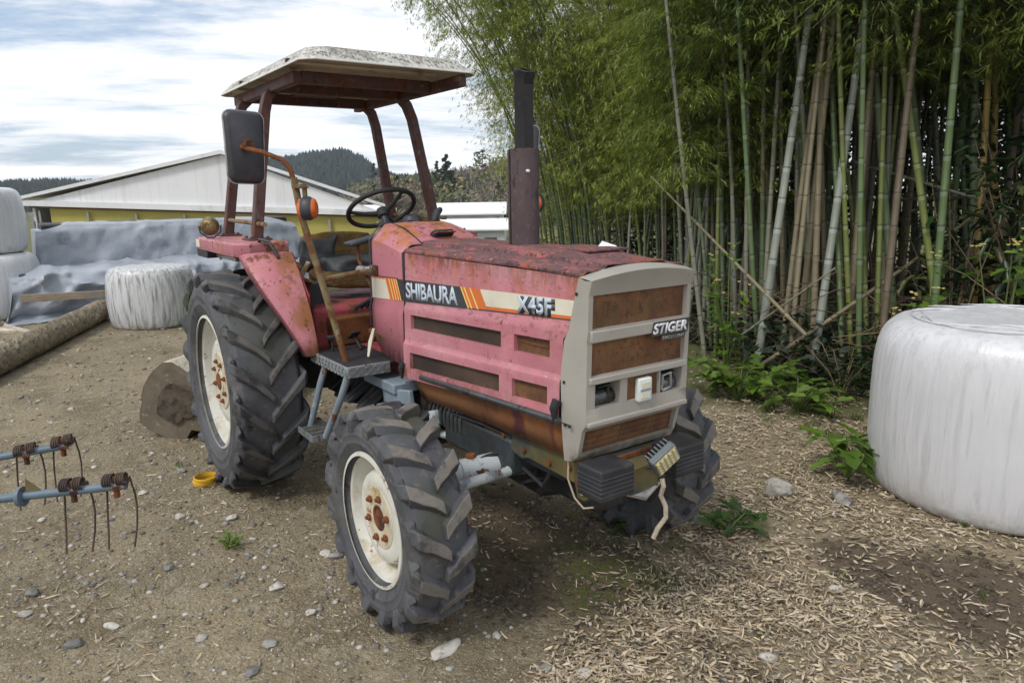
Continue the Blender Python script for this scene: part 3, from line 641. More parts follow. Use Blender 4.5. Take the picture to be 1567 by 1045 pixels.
m=MB(); m.box((-1.16,-.30,.93),(.09,.05,.012),Matrix.Rotation(R(-30),3,'Y').to_4x4()); m.tube([(-1.16,-.30,.925),(-1.10,-.29,.86)],.008,8); m.build('pedal',M['grime'],T,bev=.002)
m=MB(); m.box((-1.17,-.42,.930),(.05,.05,.014)); m.tube([(-1.17,-.42,.93),(-1.17,-.42,.85)],.007,8); m.build('pedal',M['grime'],T,bev=.002)
m=MB(); m.box((-.95,-.24,.955),(.20,.05,.022),Matrix.Rotation(R(6),3,'Y').to_4x4()); m.build('brake_latch',M['foam'],T,bev=.003)
m=MB(); m.tube([(-.90,-.30,1.00),(-.915,-.315,.93),(-.895,-.34,.86)],[.009,.014,.008],4); m.build('white_lever',M['decal_white'],T,bev=.002)

# ---- seat and its base, fenders' inner plates
m=MB(); m.box((-1.80,0,.93),(.75,.84,.24)); m.build('seat_base',M['dkpink'],T,bev=.03,seg=3)
m=MB(); m.box((-1.38,0,.92),(.10,.70,.16)); m.build('tool_shelf',M['rust'],T,bev=.01)
m=MB(); m.box((-1.62,-.33,1.10),(.10,.10,.15)); m.build('battery_box',M['dkplastic'],T,bev=.008)
def soft(name,mat,c,d,M_=None,seed=0,amp=.02,par=T):
    bm=bmesh.new(); bmesh.ops.create_cube(bm,size=1); bmesh.ops.subdivide_edges(bm,edges=bm.edges,cuts=5,use_grid_fill=True)
    for v in bm.verts:
        q=v.co.copy(); p=Vector((q.x*d[0],q.y*d[1],q.z*d[2])); l=(Vector((q.x*2,q.y*2,q.z*2)))
        rnd=1-.06*(abs(l.x)**4*abs(l.y)**4+abs(l.y)**4*abs(l.z)**4+abs(l.x)**4*abs(l.z)**4)
        p*=rnd; p+=amp*Vector((noise.noise(p*14+Vector((seed,0,0))),noise.noise(p*14+Vector((0,seed,3))),noise.noise(p*14+Vector((5,0,seed)))))
        if M_: p=M_@p
        v.co=p+Vector(c)
    me=bpy.data.meshes.new(name); bm.to_mesh(me); bm.free(); me.materials.append(M[mat]); return link(name,me,par,subd=1,ang=60)
soft('seat_cushion','foam',(-1.83,.0,1.165),(.42,.48,.10),seed=1,amp=.035)
soft('seat_cover','vinyl',(-1.86,.04,1.235),(.36,.46,.10),seed=2,amp=.04)
soft('seat_back','foam',(-2.06,.02,1.315),(.09,.44,.21),Matrix.Rotation(R(-10),3,'Y'),3,.035)
soft('seat_back_cover','vinyl',(-2.07,-.12,1.30),(.13,.24,.22),Matrix.Rotation(R(-10),3,'Y'),4,.05)
m=MB(); m.tube([(-1.74,-.36,1.235),(-1.86,-.34,1.255),(-1.92,-.37,1.24)],[.012,.02,.01],8); m.build('torn_seat_strip',M['foam'],T)
m=MB(); m.tube([(-1.62,-.36,1.29),(-1.66,-.40,1.20),(-1.70,-.42,1.14)],[.012,.018,.014],6); m.build('lever',M['hub'],T)
for k in range(3):
    m=MB(); m.tube([(-1.52-.05*k,-.40,.98),(-1.50-.05*k,-.41,1.16),(-1.47-.05*k,-.41,1.20)],[.008,.008,.015],8); m.build('lever',M['rust'],T)
m=MB(); m.tube([(-1.12,-.19,1.15),(-1.20,-.20,1.25),(-1.27,-.20,1.31),(-1.275,-.20,1.42)],.009,8); m.build('throttle_lever',M['rust'],T)
m=MB(); m.box((-1.30,-.12,1.425),(.11,.26,.024),Matrix.Rotation(R(12),3,'X').to_4x4()); m.build('control_pad',M['dkplastic'],T,bev=.008)
m=MB(); m.tube([(-1.05,-.10,1.33),(-1.14,-.20,1.265),(-1.25,-.21,1.262)],[.02,.026,.024],10); m.build('steering_motor',M['chrome'],T)
m=MB()
for k in range(7): m.tube([(-1.03,-.10+.03*k,1.08),(-1.12-.03*k,-.2+.04*k,1.12+.02*(k%3)),(-1.3,-.22+.03*k,1.05)],.011,6)
m.build('loose_wiring',M['rubber'],T)
# steering wheel
SM=Matrix.Translation((-1.378,0,1.585))@Matrix.Rotation(R(-33),4,'Y')
m=MB(); P=[SM@Vector((.19*math.cos(a),.19*math.sin(a),0)) for a in np.linspace(0,2*PI,41)]; m.tube(P,.0135,10,cap=False)
SW=m.build('steering_wheel',M['rubber'],T)
for a in (R(20),R(140),R(260)):
    m=MB(); m.tube([SM@Vector((0,0,-.035)),SM@Vector((.10*math.cos(a),.10*math.sin(a),-.022)),SM@Vector((.188*math.cos(a),.188*math.sin(a),0))],[.016,.012,.010],8); m.build('spoke',M['rubber'],SW)
m=MB(); m.lathe([(.0005,.0),(.03,-.004),(.038,-.02),(.036,-.05),(.02,-.06)],20,SM); m.build('wheel_boss',M['rubber'],SW)
m=MB(); m.tube([SM@Vector((0,0,-.05)),SM@Vector((0,0,-.30)),(-1.02,0,1.30)],[.022,.026,.05],14); m.build('steering_column',M['dkplastic'],T)
m=MB(); m.lathe([(.0005,.02),(.035,.018),(.05,.0),(.055,-.03),(.05,-.05)],20,Matrix.Translation((-1.06,.02,1.53))@Matrix.Rotation(R(-25),4,'Y')); m.build('gauge_pod',M['dkplastic'],T)
m=MB(); m.tube([(-1.02,.13,1.51),(-1.05,.17,1.56),(-1.10,.22,1.575)],[.012,.022,.016],8); m.build('switch_stalk',M['dkplastic'],T)

# ---- fenders
for s in (-1,1):
    m=MB()
    S=[(-1.175,.838,.487,.552),(-1.195,.92,.487,.585),(-1.245,1.04,.487,.640),(-1.32,1.16,.487,.695),(-1.405,1.27,.487,.735),(-1.50,1.362,.487,.752)]
    secs=[]
    for x,z,yi,yo in S:
        secs.append([(x-.10,s*yo,z-.012),(x-.012,s*yo,z),(x,s*(yo-.016),z+.006),(x+.006,s*(yi+(yo-yi)*.5),z+.010),(x,s*(yi+.006),z+.004),(x-.02,s*yi,z),(x-.14,s*yi,z-.01)])
    m.loft(secs); m.build('fender',M['fender'],T,solid=.006,ang=40)
    # inner wall
    m=MB(); m.prism([(-1.30,.86),(-1.30,1.14),(-1.52,1.36),(-2.46,1.36),(-2.46,1.05),(-2.1,.88)],'y',s*.478,s*.486); m.build('fender_wall',M['dkpink'],T)
    # top box with skirt
    m=MB(); zt=1.420
    ring=[(-1.545,.49),(-1.545,.70),(-1.60,.775),(-2.44,.775),(-2.50,.73),(-2.50,.49)]
    top=[(x+.008*(1 if x<-2 else -1),s*(y-.008 if y>.5 else y),zt) for x,y in ring]; a=[(x,s*y,zt-.010) for x,y in ring]; b=[(x,s*y,zt-(.075 if x>-2 else .072)) for x,y in ring]
    n=len(ring); m.add(top+a+b,[tuple(range(n))]+[(k*n+i,k*n+(i+1)%n,(k+1)*n+(i+1)%n,(k+1)*n+i) for k in range(2) for i in range(n)])
    m.build('fender_top',M['fender'],T,solid=.005,bev=.006,ang=25)
    m=MB(); m.box((-2.36,s*.70,1.325),(.26,.14,.05)); m.build('tail_lamp_recess',M['grime'],T,bev=.006)
    m=MB(); m.box((-2.40,s*.779,1.385),(.09,.006,.045)); m.build('sticker',M['decal_white'],T)
    m=MB(); m.tube([(-1.57,s*.64,1.415),(-1.545,s*.645,1.437),(-1.50,s*.61,1.425),(-1.46,s*.58,1.345),(-1.47,s*.575,1.305)],.0095,10); m.build('grab_handle',M['dkplastic'],T)
    # round work lamp on a U bracket at the rear of the fender
    m=MB(); Q=Matrix.Translation((-2.24,s*.735,1.492))@Matrix.Rotation(R(90),4,'Y'); m.lathe([(.0005,.055),(.025,.050),(.045,.032),(.056,.0),(.056,-.012),(.050,-.02),(.0005,-.026)],26,Q); wl=m.build('work_lamp',M['lamp'],T)
    m=MB(); m.tube([(-2.24,s*.735+.064,1.495),(-2.24,s*.735+.058,1.455),(-2.24,s*.735+.02,1.425),(-2.24,s*.735-.02,1.425),(-2.24,s*.735-.058,1.455),(-2.24,s*.735-.064,1.495)],.005,8); m.build('bracket',M['steel'],wl)
    m=MB(); m.box((-2.05,s*.70,1.315),(.50,.03,.022)); m.tube([(-2.2,s*.70,1.35),(-2.2,s*.70,1.29)],.008,8); m.build('fender_stay',M['chrome'],T,bev=.003)

# ---- roll frame and canopy
pts={}
for s in (-1,1):
    for xb,xt in ((-1.80,-1.87),(-2.43,-2.40)):
        m=MB(); P=[Vector((xb,s*.585,1.424)),Vector((xb*.9+xt*.1,s*.572,1.51)),Vector((xb*.2+xt*.8,s*.468,2.13)),Vector((xt,s*.440,2.215)),Vector((xt,s*.385,2.268)),Vector((xt,s*.33,2.275))]
        m.tube(P,.040,4,square=True,twist=PI/4); m.build('roll_post',M['rops'],T,bev=.006,ang=40)
        m=MB(); m.box((xb,s*.585,1.425),(.15,.13,.012)); 
        for a in (-.055,.055):
            for b_ in (-.045,.045): m.lathe([(.010,0),(.010,.010),(.0005,.011)],6,Matrix.Translation((xb+a,s*.585+b_,1.431)))
        m.build('post_foot',M['rops'],T,bev=.002)
    m=MB(); m.tube([(-2.47,s*.575,1.52),(-1.66,s*.575,1.51)],.013,10); m.build('side_tube',M['rustpole'],T)
    m=MB(); x1=-1.44 if s<0 else -1.13; m.box(((-2.58+x1)/2,s*.41,2.268),(x1+2.58,.05,.060)); m.build('canopy_rail',M['rops'],T,bev=.006)
for xt in (-1.47,-1.87,-2.40):
    m=MB(); m.box((xt,0,2.272),(.06,.77,.062)); m.build('cross_beam',M['rops'],T,bev=.006)
m=MB(); m.box((-2.13,.0,2.292),(.46,.30,.014)); m.build('centre_plate',M['rops'],T,bev=.003)
# canopy shell: chamfered rim, hollow underneath
def rr_(x0,x1,w,c,z): return [(x1,-w+c,z),(x1-c*1.0,-w,z),(x0+c*.6,-w,z),(x0,-w+c*.6,z),(x0,w-c*.6,z),(x0+c*.6,w,z),(x1-c,w,z),(x1,w-c,z)]
def arc_(l): return l
rings=[rr_(-2.645,-1.11,.480,.05,2.325),rr_(-2.665,-1.09,.500,.06,2.300),rr_(-2.668,-1.087,.503,.06,2.306),rr_(-2.655,-1.10,.492,.06,2.322),rr_(-2.59,-1.16,.435,.06,2.378),rr_(-2.56,-1.20,.40,.06,2.388)]
m=MB(); m.loft([r+[r[0]] for r in rings]); m.f.append(tuple(len(m.v)-9+i for i in range(8))); m.m.append(0)
m.build('canopy',M['canopy'],T,bev=.008,seg=3,ang=20)
m=MB(); r0=rr_(-2.645,-1.11,.480,.05,2.325); m.loft([r0+[r0[0]]]+[[(-1.88+(x+1.88)*k,y*k,z+d_) for x,y,z in r0+[r0[0]]] for k,d_ in ((.93,.022),(.5,.03))]); m.f.append(tuple(len(m.v)-9+i for i in range(8))); m.m.append(0); m.build('canopy_lining',M['canopy_in'],T,ang=30)
for x in (-1.25,-1.45,-1.65,-2.15,-2.55):
    m=MB(); m.box((x,0,2.340),(.012,.84,.014)); m.build('lining_rib',M['canopy_in'],T)
for x in (-1.35,-2.2):
    m=MB(); m.box((x,-.484,2.332),(.03,.02,.014)); m.build('canopy_clip',M['grime'],T)

# ---- exhaust stack
ex,ey=-.03,.02
m=MB(); m.tube([(ex,ey,1.44),(ex,ey,1.835)],.0585,28); 
m.lathe([(.0585,1.835),(.050,1.835),(.049,1.80)],28,Matrix.Translation((ex,ey,0)))
m.box((ex-.045,ey-.045,1.637),(.012,.012,.392)); m.build('muffler_shield',M['shield'],T,ang=35)
m=MB(); m.lathe([(.006,0),(.006,.012),(.0005,.013)],10,Matrix.Translation((ex+.057,ey-.03,1.745))@Matrix.Rotation(R(90),4,'Y')); m.build('shield_bolt',M['badge'],T)
m=MB()
aa=R(-35)  # one edge of the square pipe faces the photographer
def sq(c,r,z,tilt=0): return [(c[0]+r*math.cos(aa+k*PI/2)+0,c[1]+r*math.sin(aa+k*PI/2),z+tilt*(r*math.cos(aa+k*PI/2))) for k in range(4)]
m.loft([sq((ex,ey),.039,1.80),sq((ex,ey),.039,2.085),sq((ex+.028,ey-.012),.043,2.135,-.35),sq((ex+.026,ey-.012),.036,2.138,-.35),sq((ex,ey),.032,2.085),sq((ex,ey),.032,1.95)],True)
m.build('exhaust_pipe',M['black'],T,bev=.003,ang=30)

# ---- mirror poles, indicators
for s in (-1,1):
    m=MB(); m.tube([(-.91,s*.452,.845),(-.920,s*.535,1.21),(-.93,s*.620,1.575),(-.932,s*.632,1.68),(-.934,s*.640,1.745)],.0165,12)
    m.tube([(-.922,s*.548,1.265),(-.945,s*.35,1.282),(-.950,s*.240,1.287)],.014,10); m.build('mirror_pole',M['rustpole'],T)
    m=MB(); m.box((-.95,s*.252,1.288),(.06,.012,.05)); m.build('pole_bracket',M['rust'],T,bev=.003)
    m=MB(); m.tube([(-.934,s*.640,1.735),(-.938,s*.655,1.79),(-.955,s*.68,1.825),(-1.02,s*.75,1.862),(-1.085,s*.825,1.885)],.0115,10); m.build('mirror_arm',M['rust'],T)
    m=MB(); m.box((-.900,s*.625,1.705),(.11,.045,.020)); m.tube([(-.862,s*.618,1.71),(-.862,s*.618,1.655)],.012,10); m.build('lamp_bracket',M['rustpole'],T,bev=.004)
    # mirror: back towards the camera side (front), glass to the rear
    Mm=Matrix.Translation((-1.105,s*.800,1.885))@Matrix.Rotation(R(90+s*-12),4,'Z')@Matrix.Rotation(R(2),4,'Y')
    def rrect(w,h,r,n=6):
        o=[]
        for cxx,czz,a0 in ((w-r,h-r,0),(-w+r,h-r,90),(-w+r,-h+r,180),(w-r,-h+r,270)):
            for k in range(n): a=R(a0+90*k/(n-1)); o.append((cxx+r*math.cos(a),czz+r*math.sin(a)))
        return o
    def mpl(w,h,r,y): return [Mm@Vector((a*(1+.06*b/h),y,b)) for a,b in rrect(w,h,r)]
    m=MB(); m.loft([mpl(.078,.148,.03,-.020),mpl(.088,.158,.035,-.012),mpl(.092,.162,.036,0)],True); m.f.append(tuple(range(24))); m.m.append(0)
    mo=m.build('mirror',M['mirror_back'],T,ang=50)
    m=MB(); m.loft([mpl(.092,.162,.036,-.003),mpl(.096,.166,.038,-.003),mpl(.096,.166,.038,.008),mpl(.088,.158,.034,.008)],True); m.build('mirror_rim',M['chrome'],mo,ang=40)
    m=MB(); q=mpl(.088,.158,.034,.006); m.add(q,[tuple(range(24))]); m.build('mirror_glass',mk('mirror_glass',(.6,.62,.64),.08,1,.02),mo)
    m=MB(); m.tube([Mm@Vector((.0,-.018,.01)),Mm@Vector((.0,-.045,.01))],[.032,.022],12); m.build('ball_joint',M['rust'],mo)
    # indicator: dark body, orange lens front and rear
    Il=Matrix.Translation((-.850,s*.615,1.605))@Matrix.Rotation(R(-s*52),4,'Z')
    def ov(w,h,x,n=20): return [Il@Vector((x,w*math.cos(a)*(1-.12*math.sin(a)),h*math.sin(a))) for a in np.linspace(0,2*PI,n,endpoint=False)]
    m=MB(); m.loft([ov(.036,.046,-.026),ov(.044,.054,-.014),ov(.044,.054,.014),ov(.037,.047,.026)],True); ind=m.build('indicator',M['dkplastic'],T,ang=50)
    for e in (-1,1):
        m=MB(); m.loft([ov(.037,.047,e*.025),ov(.033,.043,e*.037),ov(.020,.028,e*.045)],True); m.f.append(tuple(len(m.v)-20+i for i in range(20))); m.m.append(0); m.build('indicator_lens',M['orange'],ind,ang=60)

for o in list(T.children):
    if o.name.split('.')[0] in ('mirror_pole','mirror_arm','lamp_bracket','mirror','indicator','ball_joint') and o.type=='MESH':
        ys=[v.co.y for v in o.data.vertices]
        if sum(ys)/len(ys)>.3:
            for q in [o]+list(o.children):
                for v in q.data.vertices: v.co.y+=.085*sm(.25,.55,v.co.y)*(1-sm(.68,.76,v.co.y))
# ---- ballast blocks, LED work light, cable, rope
for y in (-.205,.150):
    m=MB(); m.box((.722,y,.706),(.125,.155,.112),taper=.98); bw=m.build('ballast_block',M['rubber'],T,bev=.009,seg=3)
    for k in range(5):
        m=MB(); m.box((.722,y,.672+k*.015),(.1265,.1565,.004)); m.build('groove',M['dkplastic'],bw,bev=.002)
LM=Matrix.Translation((.80,-.005,.752))@Matrix.Rotation(R(-14),4,'Z')@Matrix.Rotation(R(36),4,'X')@Matrix.Rotation(R(22),4,'Y')@Matrix.Scale(.86,4)
m=MB(); m.box((0,0,0),(.035,.125,.100)); m.v=[tuple(LM@Vector(p)) for p in m.v]; led=m.build('work_light',M['led_body'],T,bev=.006)
m=MB(); m.box((.019,0,0),(.004,.110,.085)); m.v=[tuple(LM@Vector(p)) for p in m.v]; m.build('led_face',M['led'],led)
m=MB()
for i in range(5):
    for j in range(4): m.box((.0225,-.044+i*.022,-.030+j*.020),(.003,.012,.012))
m.v=[tuple(LM@Vector(p)) for p in m.v]; m.build('led_cells',M['decal_white'],led)
for k in range(7):
    m=MB(); m.box((-.030,-.051+k*.017,0),(.030,.005,.09)); m.v=[tuple(LM@Vector(p)) for p in m.v]; m.build('cooling_fin',M['led_body'],led)
m=MB(); m.tube([(.72,-.02,.70),(.755,-.01,.71),(.775,-.005,.735)],.010,8); m.build('light_bracket',M['steel'],T)
m=MB(); m.box((.69,-.03,.665),(.09,.14,.10)); m.build('ballast_mount',M['chassis'],T,bev=.004)
m=MB(); m.tube([(.70,-.10,.62),(.73,-.03,.600),(.72,.05,.625)],[.012,.02,.012],8); m.build('tow_hook',M['chrome'],T)
m=MB(); P=[(.805,-.02,.685),(.815,-.022,.66),(.80,-.018,.62),(.812,-.005,.58),(.815,-.006,.54),(.80,-.03,.50),(.795,-.045,.465)]
m.tube(P,.0085,8); m.build('hanging_rope',M['rope'],T)
m=MB(); m.tube([(.56,-.235,.735),(.563,-.24,.66),(.60,-.24,.60),(.66,-.25,.585),(.70,-.24,.60)],.0035,6); m.build('loose_cable',M['wire'],T)
# ------------------------------------------------------------------ ground
def gz(x,y):
    r=math.hypot(x-cx,y-cy)
    # lower fields lie behind the yard, to the west and north-west only
    return -1.9*sm(15,34,r)*sm(.2,1.2,-(x-cx)/max(r,1e-6)+.45)-1.2*sm(34,90,r)
def soil(x,y):  # bare damp earth: under the tractor, and by the bale
    n=noise.noise(Vector((x*2.2,y*2.2,1)))*.35+.2*noise.noise(Vector((x*6,y*6,1)))
    a=1-sm(.55,1.25,math.hypot((x-1.30)/.62,(y-1.32)/.42)+n)
    b=1-sm(.5,1.25,math.hypot((x+.35)/1.0,(y-.05)/.52)+n)
    c=1-sm(.5,1.25,math.hypot((x-1.08)/.34,(y-.10)/.16)+n)
    return max(a,b,.6*c)
def litter_d(x,y):
    s=(x-.60)*.873+(y+.50)*.49+.22*noise.noise(Vector((x*1.3,y*1.3,4)))
    q=sm(-.10,.25,s)*(1-.90*soil(x,y)**.7)
    q*=1-sm(-.2,.3,-(y+1.2*x-4.2)) if False else 1
    return q
gm=mk('dirt_and_gravel_ground',(.265,.218,.140),.95,0,.18,1.3,[
    dict(c=(.18,.145,.088),s=2.2,lo=.46,hi=.66),dict(c=(.34,.295,.205),s=14,lo=.52,hi=.66),
    dict(c=(.12,.095,.065),s=38,lo=.55,hi=.66),dict(c=(.50,.47,.41),s=95,lo=.58,hi=.64),
    dict(c=(.20,.19,.17),s=70,lo=.60,hi=.68)],bump=(48,1.0,.025),spec=.2)
def ground_masks():
    N,L=nodes(gm); b=N['Principled BSDF']; src=b.inputs['Base Color'].links[0].from_socket
    for nm,c,lo,hi in (('soil',(.13,.10,.068),.05,.95),('moss',(.085,.095,.028),.15,.8),('litterbed',(.30,.245,.16),.1,.7),('grass',(.11,.115,.045),.3,.8)):
        a=N.new('ShaderNodeAttribute'); a.attribute_name=nm
        n=N.new('ShaderNodeTexNoise'); n.inputs['Scale'].default_value=22; n.inputs['Detail'].default_value=6
        tc=N.new('ShaderNodeTexCoord'); L.new(tc.outputs['Object'],n.inputs['Vector'])
        s=N.new('ShaderNodeMath'); s.operation='MULTIPLY_ADD'; L.new(n.outputs[0],s.inputs[0]); s.inputs[1].default_value=.5; 
        s2=N.new('ShaderNodeMath'); s2.operation='SUBTRACT'; L.new(a.outputs['Fac'],s2.inputs[0]); s2.inputs[1].default_value=.25; L.new(s2.outputs[0],s.inputs[2])
        r=N.new('ShaderNodeMapRange'); r.interpolation_type='SMOOTHSTEP'; r.inputs[1].default_value=lo; r.inputs[2].default_value=hi; L.new(s.outputs[0],r.inputs[0])
        x=N.new('ShaderNodeMix'); x.data_type='RGBA'; x.inputs[7].default_value=(*c,1); L.new(r.outputs[0],x.inputs[0]); L.new(src,x.inputs[6])
        n3=N.new('ShaderNodeMix'); n3.data_type='RGBA'; n3.blend_type='OVERLAY'; n3.inputs[0].default_value=.55; L.new(x.outputs[2],n3.inputs[6]); L.new(n.outputs[1],n3.inputs[7])
        src=x.outputs[2]
    L.new(src,b.inputs['Base Color'])
ground_masks()
rad=[.25]
while rad[-1]<690: rad.append(rad[-1]*(1.022 if rad[-1]<25 else 1.10))
NA=560; V=[];att={k:[] for k in ('soil','moss','litterbed','grass')}
for r in rad:
    for j in range(NA):
        a=2*PI*j/NA; x=cx+r*math.cos(a); y=cy+r*math.sin(a); z=gz(x,y)
        if r<14:
            p=Vector((x,y,0)); so_=soil(x,y)
            z+=.014*noise.noise(p*2.3)+.010*noise.noise(p*7)+.006*noise.noise(p*19)+.010*so_*noise.noise(p*12)-.010*so_
            # no bumps under the wheels
            li=litter_d(x,y); gr=0
            mo=.7*(1-sm(.1,.6,math.hypot((x-.25)/1.1,(y-.2)/.65)+.25*noise.noise(p*4)))
            gr=sm(2.2,3.6,y-.4*x+.5*noise.noise(p*1.5))*.75
        else:
            so_=0;li=0;mo=0;gr=.7*sm(14,40,r)
        V.append((x,y,z)); att['soil'].append(so_); att['moss'].append(mo); att['litterbed'].append(li); att['grass'].append(gr)
nr=len(rad); I=np.arange(nr*NA).reshape(nr,NA); J=np.roll(I,-1,1)
F=np.stack([I[:-1],I[1:],J[1:],J[:-1]],-1).reshape(-1,4)
V=np.array(V); me=npmesh('ground',V,F[:,::1],gm)
for k,v in att.items():
    a=me.attributes.new(k,'FLOAT','POINT'); a.data.foreach_set('value',np.array(v,np.float32))
me.flip_normals() if me.polygons[0].normal.z<0 else None
kind(link('ground',me,ang=180),'structure')
m=MB(); m.lathe([(.0005,-.012),(.26,-.012)],24,Matrix.Translation((cx,cy,0))); kind(m.build('ground',gm),'structure')
def gh(x,y):
    p=Vector((x,y,0)); so_=soil(x,y)
    return gz(x,y)+.014*noise.noise(p*2.3)+.010*noise.noise(p*7)+.010*so_*noise.noise(p*12)-.010*so_

# ------------------------------------------------------------------ pebbles, leaf litter, grass
def scatter(n,dens,rmin=.9,rmax=13,a0=95,a1=200):
    out=[]
    while len(out)<n:
        r=rmin*(rmax/rmin)**rng.random(); a=R(a0+(a1-a0)*rng.random()); x=cx+r*math.cos(a); y=cy+r*math.sin(a)
        if rng.random()<dens(x,y): out.append((x,y,r))
    return out
bm=bmesh.new(); bmesh.ops.create_icosphere(bm,subdivisions=1,radius=1); icoV=np.array([v.co[:] for v in bm.verts]); icoF=np.array([[v.index for v in f.verts] for f in bm.faces]); bm.free()
bm=bmesh.new(); bmesh.ops.create_icosphere(bm,subdivisions=3,radius=1); ico3V=np.array([v.co[:] for v in bm.verts]); ico3F=np.array([[v.index for v in f.verts] for f in bm.faces]); bm.free()
def rotz(a): c,s=np.cos(a),np.sin(a); return np.array([[c,-s,0],[s,c,0],[0,0,1]])
stone=[mk('pale_limestone',(.40,.38,.34),.85,0,.18,20,[dict(c=(.22,.2,.16),s=24,lo=.52,hi=.65)],bump=(60,.5,.004),island=.22),mk('grey_river_stone',(.20,.195,.185),.8,0,.2,20,[dict(c=(.10,.09,.075),s=20,lo=.5,hi=.65)],bump=(60,.4,.004),island=.3),mk('brown_pebble',(.20,.155,.10),.9,0,.2,20,bump=(60,.4,.004),island=.3)]
def pebbles(name,n,dens,smin,smax,seed,rmax=13):
    VV=[];FF=[];mi=[]; o=0
    for x,y,r in scatter(n,dens,.9,rmax):
        s=(smin+(smax-smin)*rng.random()**3)*(.6+.13*r)
        d=icoV*(1+.22*(rng.random((len(icoV),1))-.5))*np.array([s,s*(.6+.35*rng.random()),s*(.32+.3*rng.random())]); d=d@rotz(rng.random()*6.3).T
        VV.append(d+np.array([x,y,gh(x,y)+.1*s])); FF.append(icoF+o); o+=len(icoV); mi.append(np.full(len(icoF),rng.choice(3,p=[.38,.34,.28])))
    me=npmesh(name,np.concatenate(VV),np.concatenate(FF),stone,np.concatenate(mi)); kind(link(name,me,ang=180),'stuff')
ldens=lambda x,y: (1-.72*litter_d(x,y))*(1-.75*soil(x,y))*(.35+.65*sm(-.1,.4,noise.noise(Vector((x*1.1,y*1.1,9)))+.15))
pebbles('gravel',20000,ldens,.0035,.018,1)
crumb=[mk('dark_soil_crumb',(.085,.064,.044),.95,0,.25,20,bump=(60,.6,.004),island=.35)]*3
def soil_crumbs():
    global stone
    k=stone; stone=crumb
    pebbles('soil_crumbs',5200,lambda x,y:soil(x,y)*(.25+.75*sm(-.1,.3,noise.noise(Vector((x*5,y*5,3))))),.004,.020,5,5); stone=k
soil_crumbs()
leafm=mk('dry_bamboo_leaf',(.47,.385,.265),.8,0,.12,30,[dict(c=(.27,.18,.10),s=12,lo=.5,hi=.7)],trans=.15,island=.42)
leafm2=mk('pale_bamboo_sheath',(.50,.41,.29),.75,0,.15,30,[dict(c=(.30,.20,.12),s=18,lo=.5,hi=.65)],trans=.1,island=.3); leafm3=mk('rotting_bamboo_leaf',(.19,.15,.105),.9,0,.2,30,island=.5)
def strips(name,n,dens,lmin,lmax,wid,mat,rmax=9,lift=.012,tilt=.35):
    VV=[];FF=[];o=0
    for x,y,r in scatter(n,dens,.9,rmax):
        l=(lmin+(lmax-lmin)*rng.random()**1.6)*(.8+.06*r); w=wid*(.5+.9*rng.random())*(.8+.06*r); a=rng.random()*6.3; b=(rng.random()-.5)*2*tilt; cur=(rng.random()-.3)*.3; ro_=(rng.random()-.5)*1.2
        t=np.array([-.5,-.2,.2,.5]); wd=np.array([.3,1,.8,.06])*w/2
        P=np.zeros((8,3)); P[:4,0]=t*l; P[4:,0]=t*l; P[:4,1]=wd; P[4:,1]=-wd; P[:4,2]=wd*math.sin(ro_); P[4:,2]=-wd*math.sin(ro_)
        P[:,2]+=cur*l*(np.r_[t,t]**2)+np.r_[t,t]*l*math.sin(b)*.4
        P[:,1]+=(rng.random()-.5)*.6*l*(np.r_[t,t]**2)
        P=P@rotz(a).T; P+=np.array([x,y,gh(x,y)+.004+lift*rng.random()+abs(math.sin(b))*.1*l])
        VV.append(P); FF.append(np.array([[0,1,5,4],[1,2,6,5],[2,3,7,6]])+o); o+=8
    me=npmesh(name,np.concatenate(VV),np.concatenate(FF),mat); kind(link(name,me,ang=180),'stuff')
def ld2(x,y):
    q=litter_d(x,y); n=noise.noise(Vector((x*2.1,y*2.1,12)))
    return min(1,q*(.45+.55*sm(-.25,.25,n)))*(1-.5*sm(2.6,3.6,y))
strips('leaf_litter',62000,ld2,.014,.055,.0078,leafm,8,.018)
strips('leaf_litter',9000,ld2,.025,.075,.0085,leafm2,8,.024,.6)
strips('leaf_litter',14000,ld2,.015,.06,.009,leafm3,8,.010)
strips('leaf_litter',4200,lambda x,y:.12+.88*sm(.05,.45,noise.noise(Vector((x*1.6,y*1.6,20)))),.02,.075,.006,leafm,9,.006)
grassm=mk('short_green_grass',(.085,.135,.022),.6,0,.2,20,trans=.3,island=.3)
def tuft(name,spots_,n,h,mat,sp=.05,wid=.004):
    VV=[];FF=[];o=0
    for x,y,s in spots_:
        for k in range(int(n*s)):
            a=rng.random()*6.3; d=rng.random()**.7*sp*s; px,py=x+d*math.cos(a),y+d*math.sin(a); hh=h*(.4+.8*rng.random())*min(1.2,s); le=(rng.random(2)-.5)*1.1*hh; ww=wid; b=rng.random()*6.3
            bx,by=math.cos(b)*ww/2,math.sin(b)*ww/2; z=gh(px,py)-.004
            VV.append(np.array([[px-bx,py-by,z],[px+bx,py+by,z],[px+bx*.7+le[0]*.4,py+by*.7+le[1]*.4,z+hh*.6],[px-bx*.7+le[0]*.4,py-by*.7+le[1]*.4,z+hh*.6],[px+le[0],py+le[1],z+hh*.95],[px+le[0]+.0006,py+le[1],z+hh*.95]]))
            FF.append(np.array([[0,1,2,3],[3,2,5,4]])+o); o+=6
    me=npmesh(name,np.concatenate(VV),np.concatenate(FF),mat); return kind(link(name,me,ang=180),'stuff')
gs=[(.46,.32,1.6),(.50,.36,1.2),(.42,.40,1.1),(.30,.62,1.0),(-.10,-.25,1.3),(-.03,-.32,1.2),(-1.0,-1.07,.9),(.10,.42,.8),(-.25,.45,.8),(.0,.3,.8),(.9,1.0,.7),(.6,.9,.6),(.78,.45,.9),(.95,.35,.7),(1.0,1.9,.9)]
